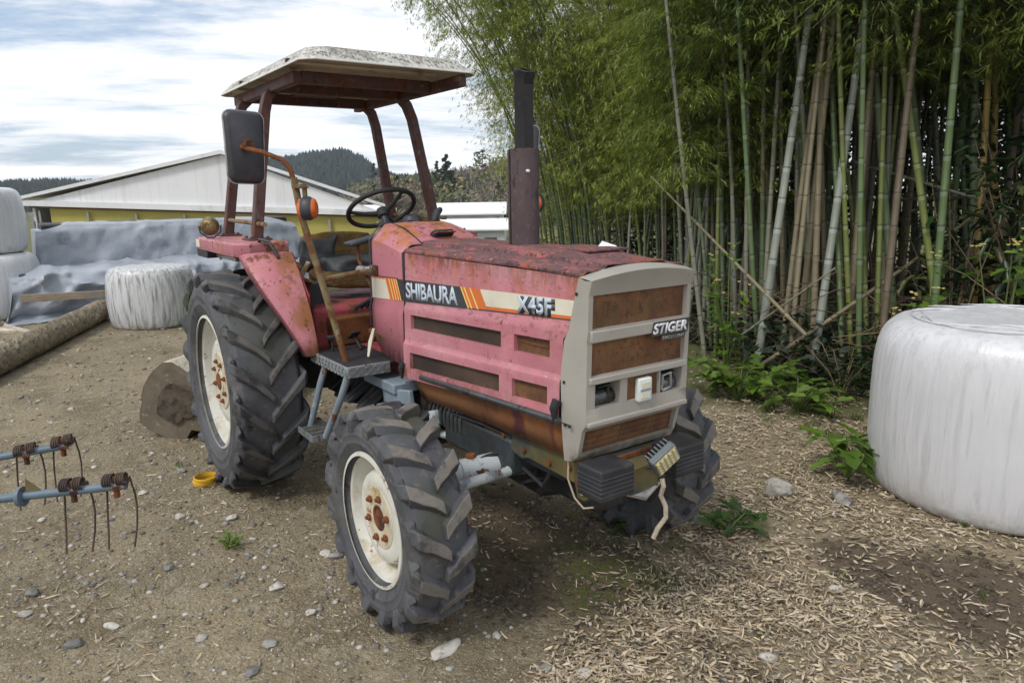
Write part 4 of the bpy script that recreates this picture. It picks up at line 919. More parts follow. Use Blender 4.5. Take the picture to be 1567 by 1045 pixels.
for k in range(150):
    x=-1.5+2.2*rng.random(); gs.append((x,2.2+1.2*rng.random()-.3*x+.35*abs(x),.6+.9*rng.random()))
for k in range(60):
    a=R(100+95*rng.random()); r=3+8*rng.random(); gs.append((cx+r*math.cos(a),cy+r*math.sin(a),.4+.4*rng.random()))
tuft('short_grass',gs,26,.060,grassm)

# ------------------------------------------------------------------ countable stones
def rock(name,x,y,d,mat,label,seed=0,rz=0,group=None,amp=.28,sink=.25,fr=1.6):
    V=ico3V.copy(); 
    for i,p in enumerate(V):
        q=Vector(p)*fr+Vector((seed*7.1,seed*3.3,0)); k=1+amp*noise.noise(q)+amp*.5*noise.noise(q*2.4); V[i]=p*k
    # a few planar chips make it stone, not potato
    rs=np.random.default_rng(seed+50)
    for _ in range(7):
        nrm=rs.normal(size=3); nrm/=np.linalg.norm(nrm); dd=V@nrm; cut=.72; V-=np.outer(np.clip(dd-cut,0,None)*.9,nrm)
    V=V*np.array(d)/2; V[:,2]=V[:,2]+d[2]*(.5-sink)
    me=npmesh(name,V@rotz(rz).T,ico3F,mat); o=link(name,me,ang=45,loc=(x,y,gh(x,y))); return tag(o,label,'stone',group)
rock('stone',.215,1.535,(.17,.13,.12),stone[0],'large pale lumpy stone on the leaf litter between tractor and white bale',1,.4)
rock('stone',.475,1.735,(.17,.08,.085),stone[1],'grey broken stone with a brown face beside the leafy weed at the bale',2,-.5)
rock('stone',.190,.925,(.085,.065,.06),stone[1],'dark grey stone beside the far front tyre of the tractor',3)
rock('stone',.33,-.635,(.07,.16,.035),stone[0],'long white flat stone just in front of the near front tyre',4,.25,amp=.2)
rock('stone',-.62,-1.62,(.075,.045,.022),stone[0],'smooth white flat pebble on the open dirt below the rake tines',5,.5)
rock('stone',-1.07,-1.87,(.065,.045,.042),stone[1],'dark grey oval stone at the left of the gravel foreground',6,.5)
pos=[(-.65,-.72),(-.60,-.69),(-1.32,-.98),(-1.28,-1.02),(-.9,-1.9),(-.55,-1.75),(.35,-.42),(.62,-.4),(.72,-.3),(.85,-.45),(1.06,.28),(1.22,.45),(-.3,-1.35),(-.1,-1.15),(-.7,-1.25),(-.95,-1.35),(-1.5,-1.2),(-1.7,-1.5),(-2.0,-1.3),(-2.2,-1.05),(-.2,-.95),(.02,-1.25),(.3,-1.05),(.45,-.85),(-3.2,-1.6),(-3.6,-1.2),(-4.2,-1.5),(-4.7,-.6),(-3.9,-.7),(-5.6,-.3),(-.5,-1.0),(1.35,.6),(.95,.9),(.2,-1.3),(-1.9,-1.8)]
for k,(x,y) in enumerate(pos):
    s=.030+.028*((k*37)%11)/11
    if k<2: s=.055
    rock('stone',x,y,(s*1.3,s,s*.6),stone[k%2],'small loose stone lying half sunk in the gravel and litter of the yard',20+k,k,'small stones scattered over the yard')

# ------------------------------------------------------------------ white wrapped bales
def wrap_mat(name,base,dirt,amt):
    return mk(name,base,.30,0,.05,2,[dict(c=[d*.45 for d in dirt],s=55,lo=.66,hi=.71,st=(1,1,.05),a=.22),dict(c=(.30,.26,.19),s=9,lo=.42,hi=.62,z=(.16,.0),a=.8,r=.7),dict(c=[b*.84 for b in base],s=8,lo=.48,hi=.70,st=(2.5,2.5,.12)),dict(c=dirt,s=9,lo=.56-amt*.12,hi=.74,st=(3,3,.22),a=.35+.5*amt,r=.7),dict(c=[d*.5 for d in dirt],s=26,lo=.66-amt*.05,hi=.74,st=(2,2,.10),a=.25+.35*(amt>.5))],bump=(9,.30,.02,(3.2,3.2,.22)),spec=.5)
wm=wrap_mat('white_stretch_film',(.63,.635,.66),(.36,.36,.36),.25); wm2=wrap_mat('mould_streaked_white_film',(.60,.61,.62),(.13,.12,.10),1.25)
def bale(x,y,z,r,h,mat,label,seed=0,group=None,tilt=0,folds=True):
    B=thing('wrapped_bale',label,'bale',(x,y,z),0,group)
    n=96; prof=[(.0,0),(.5,.0),(.84,.0),(.90,.012),(.945,.05),(.975,.13),(.992,.28),(1.0,.45),(1.0,.6),(.985,.76),(.965,.85),(.935,.915),(.885,.962),(.80,.988),(.68,.998),(.5,1.004),(.3,1.004),(0.002,1.0)]
    V=[]
    for q,t in prof:
        for j in range(n):
            a=2*PI*j/n; k=1+.014*noise.noise(Vector((math.cos(a)*2+seed,math.sin(a)*2,t*3)))+.005*noise.noise(Vector((math.cos(a)*7,math.sin(a)*7+seed,t*2)))*(1 if q>.8 else 0)
            V.append(Vector((q*r*k*math.cos(a),q*r*k*math.sin(a),t*h+(.010*noise.noise(Vector((q*5*math.cos(a),q*5*math.sin(a),seed))) if t>.9 else 0))))
    m=MB(); K=len(prof); m.add(V,[(i*n+j,i*n+(j+1)%n,(i+1)*n+(j+1)%n,(i+1)*n+j) for i in range(K-1) for j in range(n)])
    m.build('film_wrap',mat,B,ang=60,subd=1)
    if folds:
        m=MB(); rs=random.Random(seed)
        for k in range(26):
            a=rs.random()*2*PI; q0=.50+.3*rs.random(); L_=.5+rs.random()
            pp=[]
            for i in range(6):
                t=i/5; aa=a+L_*t; q=min(.74,q0+.12*math.sin(t*3+k)+.06*t); zz_=h*(1.001 if q<.7 else 1.001-.01*((q-.7)/.14)) if q<.84 else h*.99
                pp.append((q*r*math.cos(aa),q*r*math.sin(aa),zz_+.004))
            m.tube(pp,[.001,.0035,.0045,.0045,.003,.001],6)
        m.build('film_fold',mat,B)
    if tilt: B.rotation_euler=(tilt,0,0)
    return B
bale(.90,2.545,-.01,.665,.975,wm,'big clean white wrapped bale standing in front of the bamboo at the right edge',1)
bale(-8.24,-.22,-.01,.545,.80,wm2,'small squat white bale with dark mould streaks in front of the grey tarpaulin',2,folds=False)
bale(-10.55,-2.02,-.0,.68,.93,wm,'white wrapped bale at the left edge, lower of the stack of two',3,folds=False)
bale(-10.62,-2.10,.93,.66,.93,wm,'white wrapped bale at the left edge, upper of the stack of two',4,folds=False)

# ------------------------------------------------------------------ tarpaulin-covered stack, boards, logs
tarp=mk('grey_blue_tarpaulin',(.315,.345,.395),.45,0,.1,1.5,[dict(c=(.37,.40,.45),s=2,lo=.5,hi=.7),dict(c=(.14,.16,.20),s=3,lo=.55,hi=.75),dict(c=(.30,.27,.22),s=9,lo=.62,hi=.75)],bump=(5,.35,.05),spec=.5)
def tarp_sheet(name,y0,y1,x0,x1,h,label,seed,spread):
    """draped sheet: from the ground in front, up a front face, over the top, down the back"""
    prof=[(x0+spread,.01),(x0+spread*.55,.03),(x0+spread*.25,.09),(x0+.14,h*.30),(x0+.10,h*.6),(x0+.05,h*.92),(x0-.02,h*.995),(x0-.25,h*1.01),((x0+x1)/2,h*1.0),(x1,h*.99),(x1-.10,h*.9),(x1-.16,0.0)]
    P=[]; k=len(prof)
    for i in range(k-1):
        for t in np.linspace(0,1,6,endpoint=False): P.append((prof[i][0]+(prof[i+1][0]-prof[i][0])*t,prof[i][1]+(prof[i+1][1]-prof[i][1])*t))
    P.append(prof[-1]); ny=90; secs=[]
    for j in range(ny+1):
        v=j/ny; y=y0+(y1-y0)*v; row=[]
        e=min(v,1-v)*(y1-y0)
        for i,(x,z) in enumerate(P):
            p=Vector((x*1.1,y*1.2,z*1.6+seed))
            w_=(.10 if h<1 else .03)*noise.noise(p*.9)+(.06 if h<1 else .03)*abs(noise.noise(Vector((y*1.7+z*1.8+seed,x*.4,z*.6)))) +.035*noise.noise(p*4)
            q1=1-abs(noise.noise(Vector((y*1.5+z*1.1+seed,z*1.0-y*.5,x*.5))))*2.2; q2=1-abs(noise.noise(Vector((y*2.7-z*2.2+seed*2,z*1.5+y*.8,x*.4))))*2.4
            w_+=(.13 if h<1 else .03)*max(0,q1)**2+(.07 if h<1 else .02)*max(0,q2)**2
            amp=sm(.0,.2,z)*(1-.75*sm(h*.93,h,z))
            drop=(1-sm(0,.16,e)); 
            zz_=z*(1-.0*drop); yy=y
            row.append((x+w_*amp*1.2+.05*drop*noise.noise(p*3),yy+.04*noise.noise(p*2.2+Vector((9,0,0))),max(.006,zz_+(.35*w_-.03)*sm(h*.85,h,z)-.10*sm(h*.6,h,z)*(1-sm(0,.5,e))+.04*abs(noise.noise(p*3.3))*(z<.12))))
        secs.append(row)
    # ends hang to the ground
    def endcap(row,s):
        return [(x+.05*noise.noise(Vector((x*3,z*3,seed))),y+s*(.05+.16*(1-z/h)*.8),max(.004,z*f)) for (x,y,z) in row for f in [0]]
    secs=[endcap(secs[0],-1)]+secs+[endcap(secs[-1],1)]
    m=MB(); m.loft(secs); o=m.build(name,tarp,ang=70,solid=.004); return tag(o,label,'tarpaulin')
tarp_sheet('tarpaulin',-1.75,2.5,-9.75,-10.95,.70,'grey-blue tarpaulin crumpled over the low front tier of the stack',1,.42)
tarp_sheet('tarpaulin',-1.35,2.75,-11.05,-12.6,1.31,'grey-blue tarpaulin drawn taut over the tall rear tier below the barn',5,.10)
m=MB(); m.box((-10.35,.35,.33),(1.05,4.0,.62)); tag(m.build('covered_stack',M['grime'],bev=.03),'low stack of goods hidden beneath the front tarpaulin','stack')
m=MB(); m.box((-11.85,.70,.66),(1.3,3.9,1.26)); tag(m.build('covered_stack',M['grime'],bev=.03),'tall stack of goods hidden beneath the rear tarpaulin','stack')
wood=mk('weathered_timber',(.30,.25,.19),.8,0,.12,4,[dict(c=(.19,.15,.11),s=8,lo=.5,hi=.65,st=(8,1,8))],bump=(30,.3,.004,(6,1,6)))
m=MB(); m.box((-9.33,-.62,.335),(.045,2.1,.105),Matrix.Rotation(R(-1.2),3,'X').to_4x4()@Matrix.Rotation(R(-4),4,'Z'))
bd=m.build('timber_board',wood,bev=.004); tag(bd,'long pale timber board laid across the front of the crumpled tarpaulin','board')
m=MB(); m.tube([(-9.40,.30,.02),(-9.25,-.05,.18),(-9.12,-.30,.34),(-9.05,-.55,.30),(-9.1,-.85,.03)],[.05,.12,.15,.14,.05],10)
o=m.build('tarpaulin_bundle',tarp,subd=1); tag(o,'bunched end of grey tarpaulin hanging over the far end of the log','tarpaulin')
bark=mk('peeling_grey_brown_bark',(.215,.17,.115),.9,0,.25,3,[dict(c=(.34,.29,.21),s=9,lo=.48,hi=.66,st=(.35,2,2)),dict(c=(.09,.075,.04),s=13,lo=.52,hi=.62,st=(.3,2,2)),dict(c=(.14,.13,.05),s=2.5,lo=.52,hi=.68,a=.7),dict(c=(.42,.37,.28),s=3,lo=.58,hi=.64)],bump=(20,1,.03,(.35,1.6,1.6)))
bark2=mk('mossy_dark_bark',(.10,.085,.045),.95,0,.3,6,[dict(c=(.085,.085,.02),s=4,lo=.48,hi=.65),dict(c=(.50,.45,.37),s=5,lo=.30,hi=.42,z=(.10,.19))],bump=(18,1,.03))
cut=mk('grey_weathered_log_end',(.145,.120,.088),.9,0,.2,6,[dict(c=(.12,.095,.065),s=3,lo=.5,hi=.7),dict(c=(.30,.25,.18),s=20,lo=.58,hi=.7)],bump=(30,.6,.01))
cutw=mk('pale_stripped_wood',(.48,.43,.36),.8,0,.12,5,[dict(c=(.25,.2,.15),s=9,lo=.55,hi=.7,st=(1,1,4))],bump=(20,.4,.006))
def log(name,a,b,ra,rb,mat,label,seed,lump=.1,flat=0,endmat=cut):
    Lg=thing(name,label,'log',a); a=Vector(a); b=Vector(b); ax=b-a; n=28; k=22; T_=ax.normalized(); S=T_.cross(Vector((0,0,1))).normalized(); U=S.cross(T_)
    secs=[]
    for i in range(k+1):
        t=i/k; r=ra+(rb-ra)*t; row=[]
        for j in range(n):
            an=2*PI*j/n; q=1+lump*noise.noise(Vector((math.cos(an)*1.3+seed,math.sin(an)*1.3,t*2)))+.06*noise.noise(Vector((math.cos(an)*3,math.sin(an)*3+seed,t*9)))
            row.append(ax*t+S*(r*q*math.cos(an))+U*(r*q*math.sin(an)))
        secs.append(row)
    m=MB(); m.loft(secs,True); m.build('bark',mat,Lg,ang=60)
    for row,s in ((secs[0],-1),(secs[-1],1)):
        c=sum(row,Vector())/n; m=MB(); rings=[[c+(p-c)*f+T_*s*(-.002+.012*noise.noise(Vector(p)*9)*(1-f)-.01*(1-f)) for p in row] for f in (1,.8,.6,.4,.2,.05)]
        m.loft(rings,True); m.f.append(tuple(len(m.v)-n+i for i in range(n))); m.m.append(0); m.build('cut_end',endmat,Lg,ang=25)
        if endmat is cut and ra>.25 and s<0:
            for f0,f1,mt_ in ((.50,.001,'heart'),):
                m=MB(); m.loft([[c+(p-c)*f+T_*s*.016 for p in row] for f in (f0,(f0+f1)/2,f1)],True); m.build('growth_ring' if mt_=='grime' else 'heartwood',M[mt_],Lg,ang=60)
    return Lg
M['heart']=mk('dark_rotten_heartwood',(.085,.066,.048),.95,0,.3,9,[dict(c=(.035,.028,.02),s=12,lo=.5,hi=.62)],bump=(30,.8,.01))
log('log',(-5.25,-2.30,.125),(-9.1,-.75,.15),.135,.145,bark,'long barked log lying on the dirt at the left, its far end under the tarpaulin',1)
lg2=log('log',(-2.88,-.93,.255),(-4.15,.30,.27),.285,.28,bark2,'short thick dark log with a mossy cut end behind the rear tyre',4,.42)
for k,(x,y,l,a,h_) in enumerate(((-7.75,-1.78,.75,25,.20),(-7.9,-2.15,.6,70,.05),(-7.55,-1.95,.5,-10,.32),(-6.9,-1.95,.55,40,.33),(-8.6,-2.2,.5,5,.04))):
    m=MB(); m.prism([(-l/2,-.02),(l/2-.12,-.035),(l/2,0),(l/2-.1,.03),(-l/2+.05,.035)],'z',-.015,.015); o=m.build('broken_board',cutw,loc=(x,y,h_),bev=.003); o.rotation_euler=(R(8*k-12),R(-18 if k==2 else 4),R(a))
    tag(o,'splintered pale board piece lying beside the long log at the left edge','board','broken boards beside the log')

# ------------------------------------------------------------------ strap roll, plastic scrap on hood
yel=mk('yellow_strap',(.62,.36,.02),.5,0,.1,10)
m=MB()
for k,(r,h_) in enumerate(((.055,.0),(.060,.012),(.057,.024),(.062,.034))): m.lathe([(r,h_),(r+.006,h_+.002),(r+.006,h_+.014),(r,h_+.016)],36,Matrix.Translation((.004*k,.003*k,0)),close=True)
tag(m.build('strap_roll',yel,loc=(-1.905,-.985,.008)),'small yellow coiled strap lying on the dirt at the foot of the rear tyre','strap')
m=MB(); m.add([(0,0,.0),(.10,.02,.0),(.085,.06,.004),(.01,.05,.028),(0,0,.002),(.10,.02,.002),(.085,.06,.006),(.01,.05,.030)],[(0,1,2,3),(4,5,6,7),(0,1,5,4),(1,2,6,5),(2,3,7,6),(3,0,4,7)])
for i,v in enumerate(m.v): m.v[i]=(v[0]*.75,v[1]*.6,v[2]*.7)
o=m.build('plastic_scrap',M['badge'],loc=(.31,.12,1.4465)); o.rotation_euler=(R(3),R(2),R(30)); tag(o,'thin white scrap lying on the rusty hood top near the grille','scrap')

# ------------------------------------------------------------------ hay rake at the left edge
M['tinerust']=mk('brown_spring_steel',(.085,.052,.038),.75,.2,.3,14,[dict(c=(.05,.04,.038),s=20,lo=.5,hi=.62)],bump=(100,.4,.003))
HR=thing('hay_rake','blue-grey hay rake arm with rusty coiled spring tines reaching in from the left edge','hay rake',(-2.2,-3.95,0))
def HRp(*p): return Vector(p)-Vector((-2.2,-3.95,0))
def arm(a,b,r): 
    m=MB(); m.tube([HRp(*a),HRp(*b)],r,14); return m.build('arm',M['rakeblue'],HR)
def tine_pair(a,b,tlist,hang,seed):
    a=Vector(a); b=Vector(b); T_=(b-a).normalized(); S=Vector((T_.y,-T_.x,0)).normalized()
    for t in tlist:
        c=a+(b-a)*t
        for e in (-1,1):
            m=MB(); base=c+T_*e*.026+Vector((0,0,.026)); P=[]
            for k in range(49):
                an=k/12*2*PI; P.append(HRp(*(base+T_*e*(.016*(k/48-.5))*2.2+S*.023*math.cos(an)+Vector((0,0,.023*math.sin(an))))))
            end=base+T_*e*.018+S*.023
            for q in ((0,-.03,.004),(.004,-.075,.01),(.0,-.13,.014),(-.014,-.20,.012),(-.04,-.275,.006)):
                P.append(HRp(*(end+S*q[0]+Vector((0,0,q[1]))+T_*e*q[2])))
            m.tube(P,.0038,7); m.build('tine',M['tinerust'],HR)
        m=MB(); m.tube([HRp(*(c+Vector((0,0,.04)))),HRp(*(c-Vector((0,0,.045))))],.011,8); m.box(HRp(*c),(.055,.03,.012)); m.build('tine_clamp',M['rust'],HR)

M['rakeblue']=mk('dull_blue_rake_paint',(.10,.145,.19),.5,0,.15,9,[dict(c=(.2,.2,.2),s=12,lo=.58,hi=.7),dict(c=RUST,s=20,lo=.62,hi=.68)])
arm((-.544,-1.511,.591),(-2.17,-3.92,.33),.0165); arm((-1.285,-1.655,.570),(-2.2,-3.95,.33),.0165)
tine_pair((-.544,-1.511,.591),(-.814,-1.912,.547),(.08,.42),0,1); tine_pair((-1.285,-1.655,.570),(-1.385,-1.912,.527),(.07,.62),0,2)
m=MB(); m.lathe([(.017,-.008),(.038,-.008),(.038,.008),(.017,.008)],20,Matrix.Translation(HRp(-.768,-1.843,.5545))@Vector((-.27,-.40,-.044)).to_track_quat('Z','Y').to_matrix().to_4x4(),close=True); m.build('flange',M['rakeblue'],HR)
m=MB(); m.prism([(.0,.0),(.075,.0),(.0,.055)],'y',-.003,.003); o=m.build('gusset',M['chassis'],HR); o.location=HRp(-.757,-1.827,.570); o.rotation_euler=(0,R(5),R(56))
m=MB(); m.lathe([(.0005,.52),(.05,.52),(.06,.42),(.14,.40),(.15,.30),(.10,.26),(.05,.25),(.045,.06),(.16,.03),(.17,.0),(.0005,.0)],28); m.build('rotor_stand',M['blue'],HR)
# ------------------------------------------------------------------ bamboo grove
def culm_mat(name,c,var,ring,dark):
    m=mk(name,c,.5,0,var,1.2,[dict(c=[k*.55 for k in c],s=3,lo=.5,hi=.7,st=(4,4,.6)),dict(c=(.22,.21,.17),s=12,lo=.60,hi=.72,st=(3,3,.5),a=.6)],bump=(20,.1,.003))
    N,L=nodes(m); b=N['Principled BSDF']; src=b.inputs['Base Color'].links[0].from_socket
    tc=N.new('ShaderNodeTexCoord'); sx=N.new('ShaderNodeSeparateXYZ'); L.new(tc.outputs['Object'],sx.inputs[0])
    q=N.new('ShaderNodeMath'); q.operation='DIVIDE'; q.inputs[1].default_value=.27; L.new(sx.outputs[2],q.inputs[0]); f=N.new('ShaderNodeMath'); f.operation='FRACT'; L.new(q.outputs[0],f.inputs[0])
    for lo,hi,cc in ((.86,.98,ring),(.0,.045,dark)):
        g=N.new('ShaderNodeMath'); g.operation='COMPARE'; L.new(f.outputs[0],g.inputs[0]); g.inputs[1].default_value=(lo+hi)/2; g.inputs[2].default_value=(hi-lo)/2
        h=N.new('ShaderNodeMath'); h.operation='MULTIPLY'; h.inputs[1].default_value=.55 if lo>.5 else .85; L.new(g.outputs[0],h.inputs[0])
        x=N.new('ShaderNodeMix'); x.data_type='RGBA'; x.inputs[7].default_value=(*cc,1); L.new(h.outputs[0],x.inputs[0]); L.new(src,x.inputs[6]); src=x.outputs[2]
    L.new(src,b.inputs['Base Color']); return m
CM={'green':culm_mat('dark_green_culm',(.085,.130,.045),.2,(.22,.26,.20),(.03,.04,.02)),
 'blue':culm_mat('blue_green_culm',(.105,.145,.070),.2,(.28,.32,.28),(.03,.04,.03)),
 'white':culm_mat('waxy_grey_white_culm',(.215,.235,.195),.15,(.42,.45,.43),(.07,.07,.06)),
 'lime':culm_mat('yellow_green_culm',(.135,.165,.038),.15,(.34,.36,.20),(.05,.05,.02)),
 'yellow':culm_mat('ochre_yellow_culm',(.26,.18,.045),.2,(.34,.26,.1),(.08,.05,.02)),
 'tan':culm_mat('tan_dead_culm',(.19,.16,.095),.2,(.30,.24,.16),(.07,.05,.03)),
 'brown':culm_mat('brown_dead_culm',(.115,.09,.055),.25,(.18,.14,.09),(.04,.03,.02)),
 'grey':culm_mat('weathered_grey_culm',(.175,.17,.125),.2,(.26,.26,.24),(.05,.05,.04))}
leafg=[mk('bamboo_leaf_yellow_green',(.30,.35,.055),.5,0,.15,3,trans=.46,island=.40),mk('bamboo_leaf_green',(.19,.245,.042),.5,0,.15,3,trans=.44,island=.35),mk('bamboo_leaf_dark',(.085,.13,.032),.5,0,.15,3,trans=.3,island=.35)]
twigm=mk('bamboo_twig',(.14,.15,.06),.7)
def axis_pt(z,h,bend): 
    t=z/h; return np.array([bend*t**2.3,0,z-.16*abs(bend)*t**2.6])
def culm_mesh(name,h,r,bend,seed):
    m=MB(); pts=[];rs=[]; z=-.135; k=0
    while z<h:
        pts.append(tuple(axis_pt(max(z,0),h,bend)+np.array([0,0,min(z,0)]))); rr0=r*(1-.80*(max(z,0)/h)**1.3)
        nd_=abs((z/.27)-round(z/.27))<.02 and z>0
        rs.append(rr0*(1.10 if nd_ else 1))
        if nd_:
            for e_ in (-.012,.012):
                p_=tuple(axis_pt(z+e_,h,bend))
                if e_<0: pts.insert(-1,p_); rs.insert(-1,rr0)
                else: pts.append(p_); rs.append(rr0*.985)
        z+=.135
    m.tube(pts,rs,10)
    me=bpy.data.meshes.new(name); me.from_pydata(m.v,[],m.f); me.materials.append(CM['green']); me.shade_smooth(); me.set_sharp_from_angle(angle=R(50)); return me
def foliage_mesh(name,h,bend,z0,z1,step,blen,leaf,seed,ncl=5):
    g=np.random.default_rng(seed); VV=[];FF=[];mi=[]; o=0
    def leafs(p,dx,dy,n):
        nonlocal o
        base=math.atan2(dy,dx)
        for _ in range(n):
            a=base+(g.random()-.5)*2.2; pt=-.15-.9*g.random(); l=leaf*(.6+.7*g.random()); w=l*.135
            d=np.array([math.cos(a)*math.cos(pt),math.sin(a)*math.cos(pt),math.sin(pt)]); s=np.array([-math.sin(a),math.cos(a),0])*math.cos(.7*(g.random()-.5)*2); s[2]=(g.random()-.5)*1.1; s*=w/2
            q=p+(g.random(3)-.5)*.05
            VV.append(np.array([q,q+d*l*.35+s,q+d*l,q+d*l*.35-s])); FF.append([o,o+1,o+2,o+3]); mi.append(0); o+=4
    def stick(a,b,w):
        nonlocal o
        s=np.cross(b-a,[0.3,.2,1]); n=np.linalg.norm(s); s=s/(n+1e-6)*w/2
        VV.append(np.array([a-s,a+s,b+s*.5,b-s*.5])); FF.append([o,o+1,o+2,o+3]); mi.append(1); o+=4
    z=z0
    while z<z1:
        P0=axis_pt(z,h,bend); sh=1-.55*(z-z0)/(z1-z0+.01)
        for br in range(2):
            ph=g.random()*6.3; Lb=blen*(.55+.7*g.random())*sh; prev=P0
            for t in (.25,.5,.7,.85,1.):
                out=Lb*t*.85; hgt=Lb*(.75*t-.85*t*t)
                P=P0+np.array([math.cos(ph)*out,math.sin(ph)*out,hgt])
                stick(prev,P,.006); prev=P
                for tw in (-1,1):
                    a=ph+tw*(.5+.7*g.random()); lt=Lb*.30*(.5+g.random()*.8)
                    for u in (.5,1.):
                        Q=P+np.array([math.cos(a)*lt*u,math.sin(a)*lt*u,-.25*lt*u*u*1.2]); leafs(Q,math.cos(a),math.sin(a),ncl)
                    stick(P,Q,.003)
        z+=step*(.7+.6*g.random())
    return npmesh(name,np.concatenate(VV),np.array(FF),[leafg[0],twigm],np.array(mi))
PROTO={}
def proto(key,h,r,bend,z0,step,blen,leaf,seed,ncl=5):
    PROTO[key]=(culm_mesh('bamboo_culm',h,r,bend,seed),foliage_mesh('bamboo_foliage',h,bend,z0,h*.99,step,blen,leaf,seed,ncl))
proto('thick',9.5,.036,.25,2.9,.27,1.35,.10,1,6)
proto('thick2',9.0,.031,.5,2.7,.27,1.35,.10,2,6)
proto('mid',8.0,.024,.5,2.2,.26,1.05,.09,3)
proto('slim',7.0,.022,.8,1.75,.19,.9,.085,4,7)
proto('slim2',6.5,.020,1.1,1.45,.19,.85,.085,5,7)
proto('arch',8.5,.024,3.4,2.4,.19,1.1,.09,6,5)
proto('arch2',8.0,.022,2.6,1.8,.19,1.0,.09,7,5)
proto('tall',9.0,.024,.4,3.1,.27,1.25,.10,8,6)
nb=0; firstb={}
def bamboo(key,x,y,cm,lm,label,group,lean=(0,0),rz=None,foliage=True,sc_=1):
    global nb
    cme,fme=PROTO[key]; z=gz(x,y)
    B=thing('bamboo',label,'bamboo',(x,y,z),0,group)
    u=Vector((lean[0],lean[1],1)).normalized(); q=Vector((0,0,1)).rotation_difference(u).to_matrix().to_4x4()
    B.rotation_euler=(q@Matrix.Rotation(rz if rz is not None else rng.random()*6.28,4,'Z')).to_euler(); B.scale=(sc_,)*3
    for nm,me_,mt in (('culm',cme,[CM[cm]]),('foliage',fme,[leafg[lm],twigm])):
        if nm=='foliage' and not foliage: continue
        o=bpy.data.objects.new(nm,me_); C.objects.link(o); o.parent=B
        for i,mm in enumerate(mt): o.material_slots[i].link='OBJECT'; o.material_slots[i].material=mm
    nb+=1; return B
FG='tall bamboo culms in the front row'
front=[('thick',-1.35,3.45,'white','pale grey-white bamboo leaning right, left one of the two whitest culms',(-.069,.262)),
('thick',-1.01,3.76,'white','pale blue-white bamboo leaning right, right one of the two whitest culms',(-.071,.258)),
('thick2',-.23,4.51,'lime','lime-green bamboo with white node rings leaning left above the white bale',(-.24,.017)),
('thick2',-.23,4.87,'yellow','left one of two ochre-yellow bamboos above the white bale',(-.115,.196)),
('thick2',-.31,5.46,'yellow','right one of two ochre-yellow bamboos above the white bale',(-.138,.163)),
('thick2',-1.12,3.96,'tan','tan upright bamboo with dark nodes between the two grey-white culms',(-.14,.16)),
('thick',-1.35,4.34,'green','dark green bamboo behind the left grey-white culm',(-.191,.088)),
('mid',-1.85,3.98,'grey','straight dark grey bamboo right of the tractor grille',(-.153,.142)),
('thick2',-1.92,4.6,'tan','beige bamboo with dark rings leaning slightly left, left of the whitest culms',(-.192,.086)),
('thick2',-1.15,4.63,'brown','dull brown bamboo just right of the blue-white culm',(-.117,.192)),
('thick',-.68,4.58,'blue','thick blue-green bamboo with white node rings left of the lime culm',(-.202,.072)),
('thick',-.87,5.73,'green','thick shaded green bamboo leaning right, behind the lime culm',(-.1,.216)),
('slim',-1.79,3.35,'grey','thin bent grey bamboo nearest the tractor grille',(-.229,.033)),
('mid',-2.07,4.37,'brown','slender brown bamboo beside the dark grey culm',(-.156,.138)),
('mid',-1.63,4.29,'grey','grey bamboo leaning right between the beige and whitest culms',(-.1,.216))]
for k,(p,x,y,c,lab,le) in enumerate(front): bamboo(p,x,y,c,2 if x>-1.3 else 1,lab,FG,le,foliage=True)
# the grove in depth: polar about the yard's east side, near edge recedes to the left
def edge(b): # bearing deg -> distance of the grove's front edge
    pts_=[(92,6.0),(109,6.4),(118,6.3),(122,6.2),(126,6.6),(131,7.6),(136,10.2),(139,13.5),(141.0,17)]
    for (a,d0),(b_,d1) in zip(pts_,pts_[1:]):
        if a<=b<=b_: return d0+(d1-d0)*(b-a)/(b_-a)
    return 99
GD='deep bamboos'; occupied=[(x,y) for _,x,y,*_ in front]
def free(x,y,d): return all((x-a)**2+(y-b)**2>d*d for a,b in occupied)
cnt=0; tries=0
while cnt<265 and tries<15000:
    tries+=1; b=92+47.5*rng.random(); d=edge(b)+.2+9.5*rng.random()**1.35
    x,y=cx+d*math.cos(R(b)),cy+d*math.sin(R(b)); dep=d-edge(b)
    if not free(x,y,.21): continue
    occupied.append((x,y)); cnt+=1
    le=((rng.random()-.5)*.22-.13,(rng.random()-.5)*.22+.13)
    if b<128.5:
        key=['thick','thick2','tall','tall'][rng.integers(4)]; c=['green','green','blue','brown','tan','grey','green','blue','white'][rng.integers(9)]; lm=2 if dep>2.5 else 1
        lab,gp='tall bamboo culm deep in the shaded grove above the white bale','shaded bamboos of the deep grove'
    elif b<135:
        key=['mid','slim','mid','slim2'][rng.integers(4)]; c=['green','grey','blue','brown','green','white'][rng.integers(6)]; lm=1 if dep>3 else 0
        lab,gp='slender leafy bamboo in the middle of the grove behind the tractor hood','leafy bamboos behind the hood'
    else:
        key=['slim','slim2','slim','arch2'][rng.integers(4)]; c=['green','grey','green','blue'][rng.integers(4)]; lm=0
        lab,gp='thin feathery bamboo in the sparse left part of the grove beside the exhaust','feathery bamboos beside the exhaust'
    bamboo(key,x,y,c,lm,lab,gp,le)
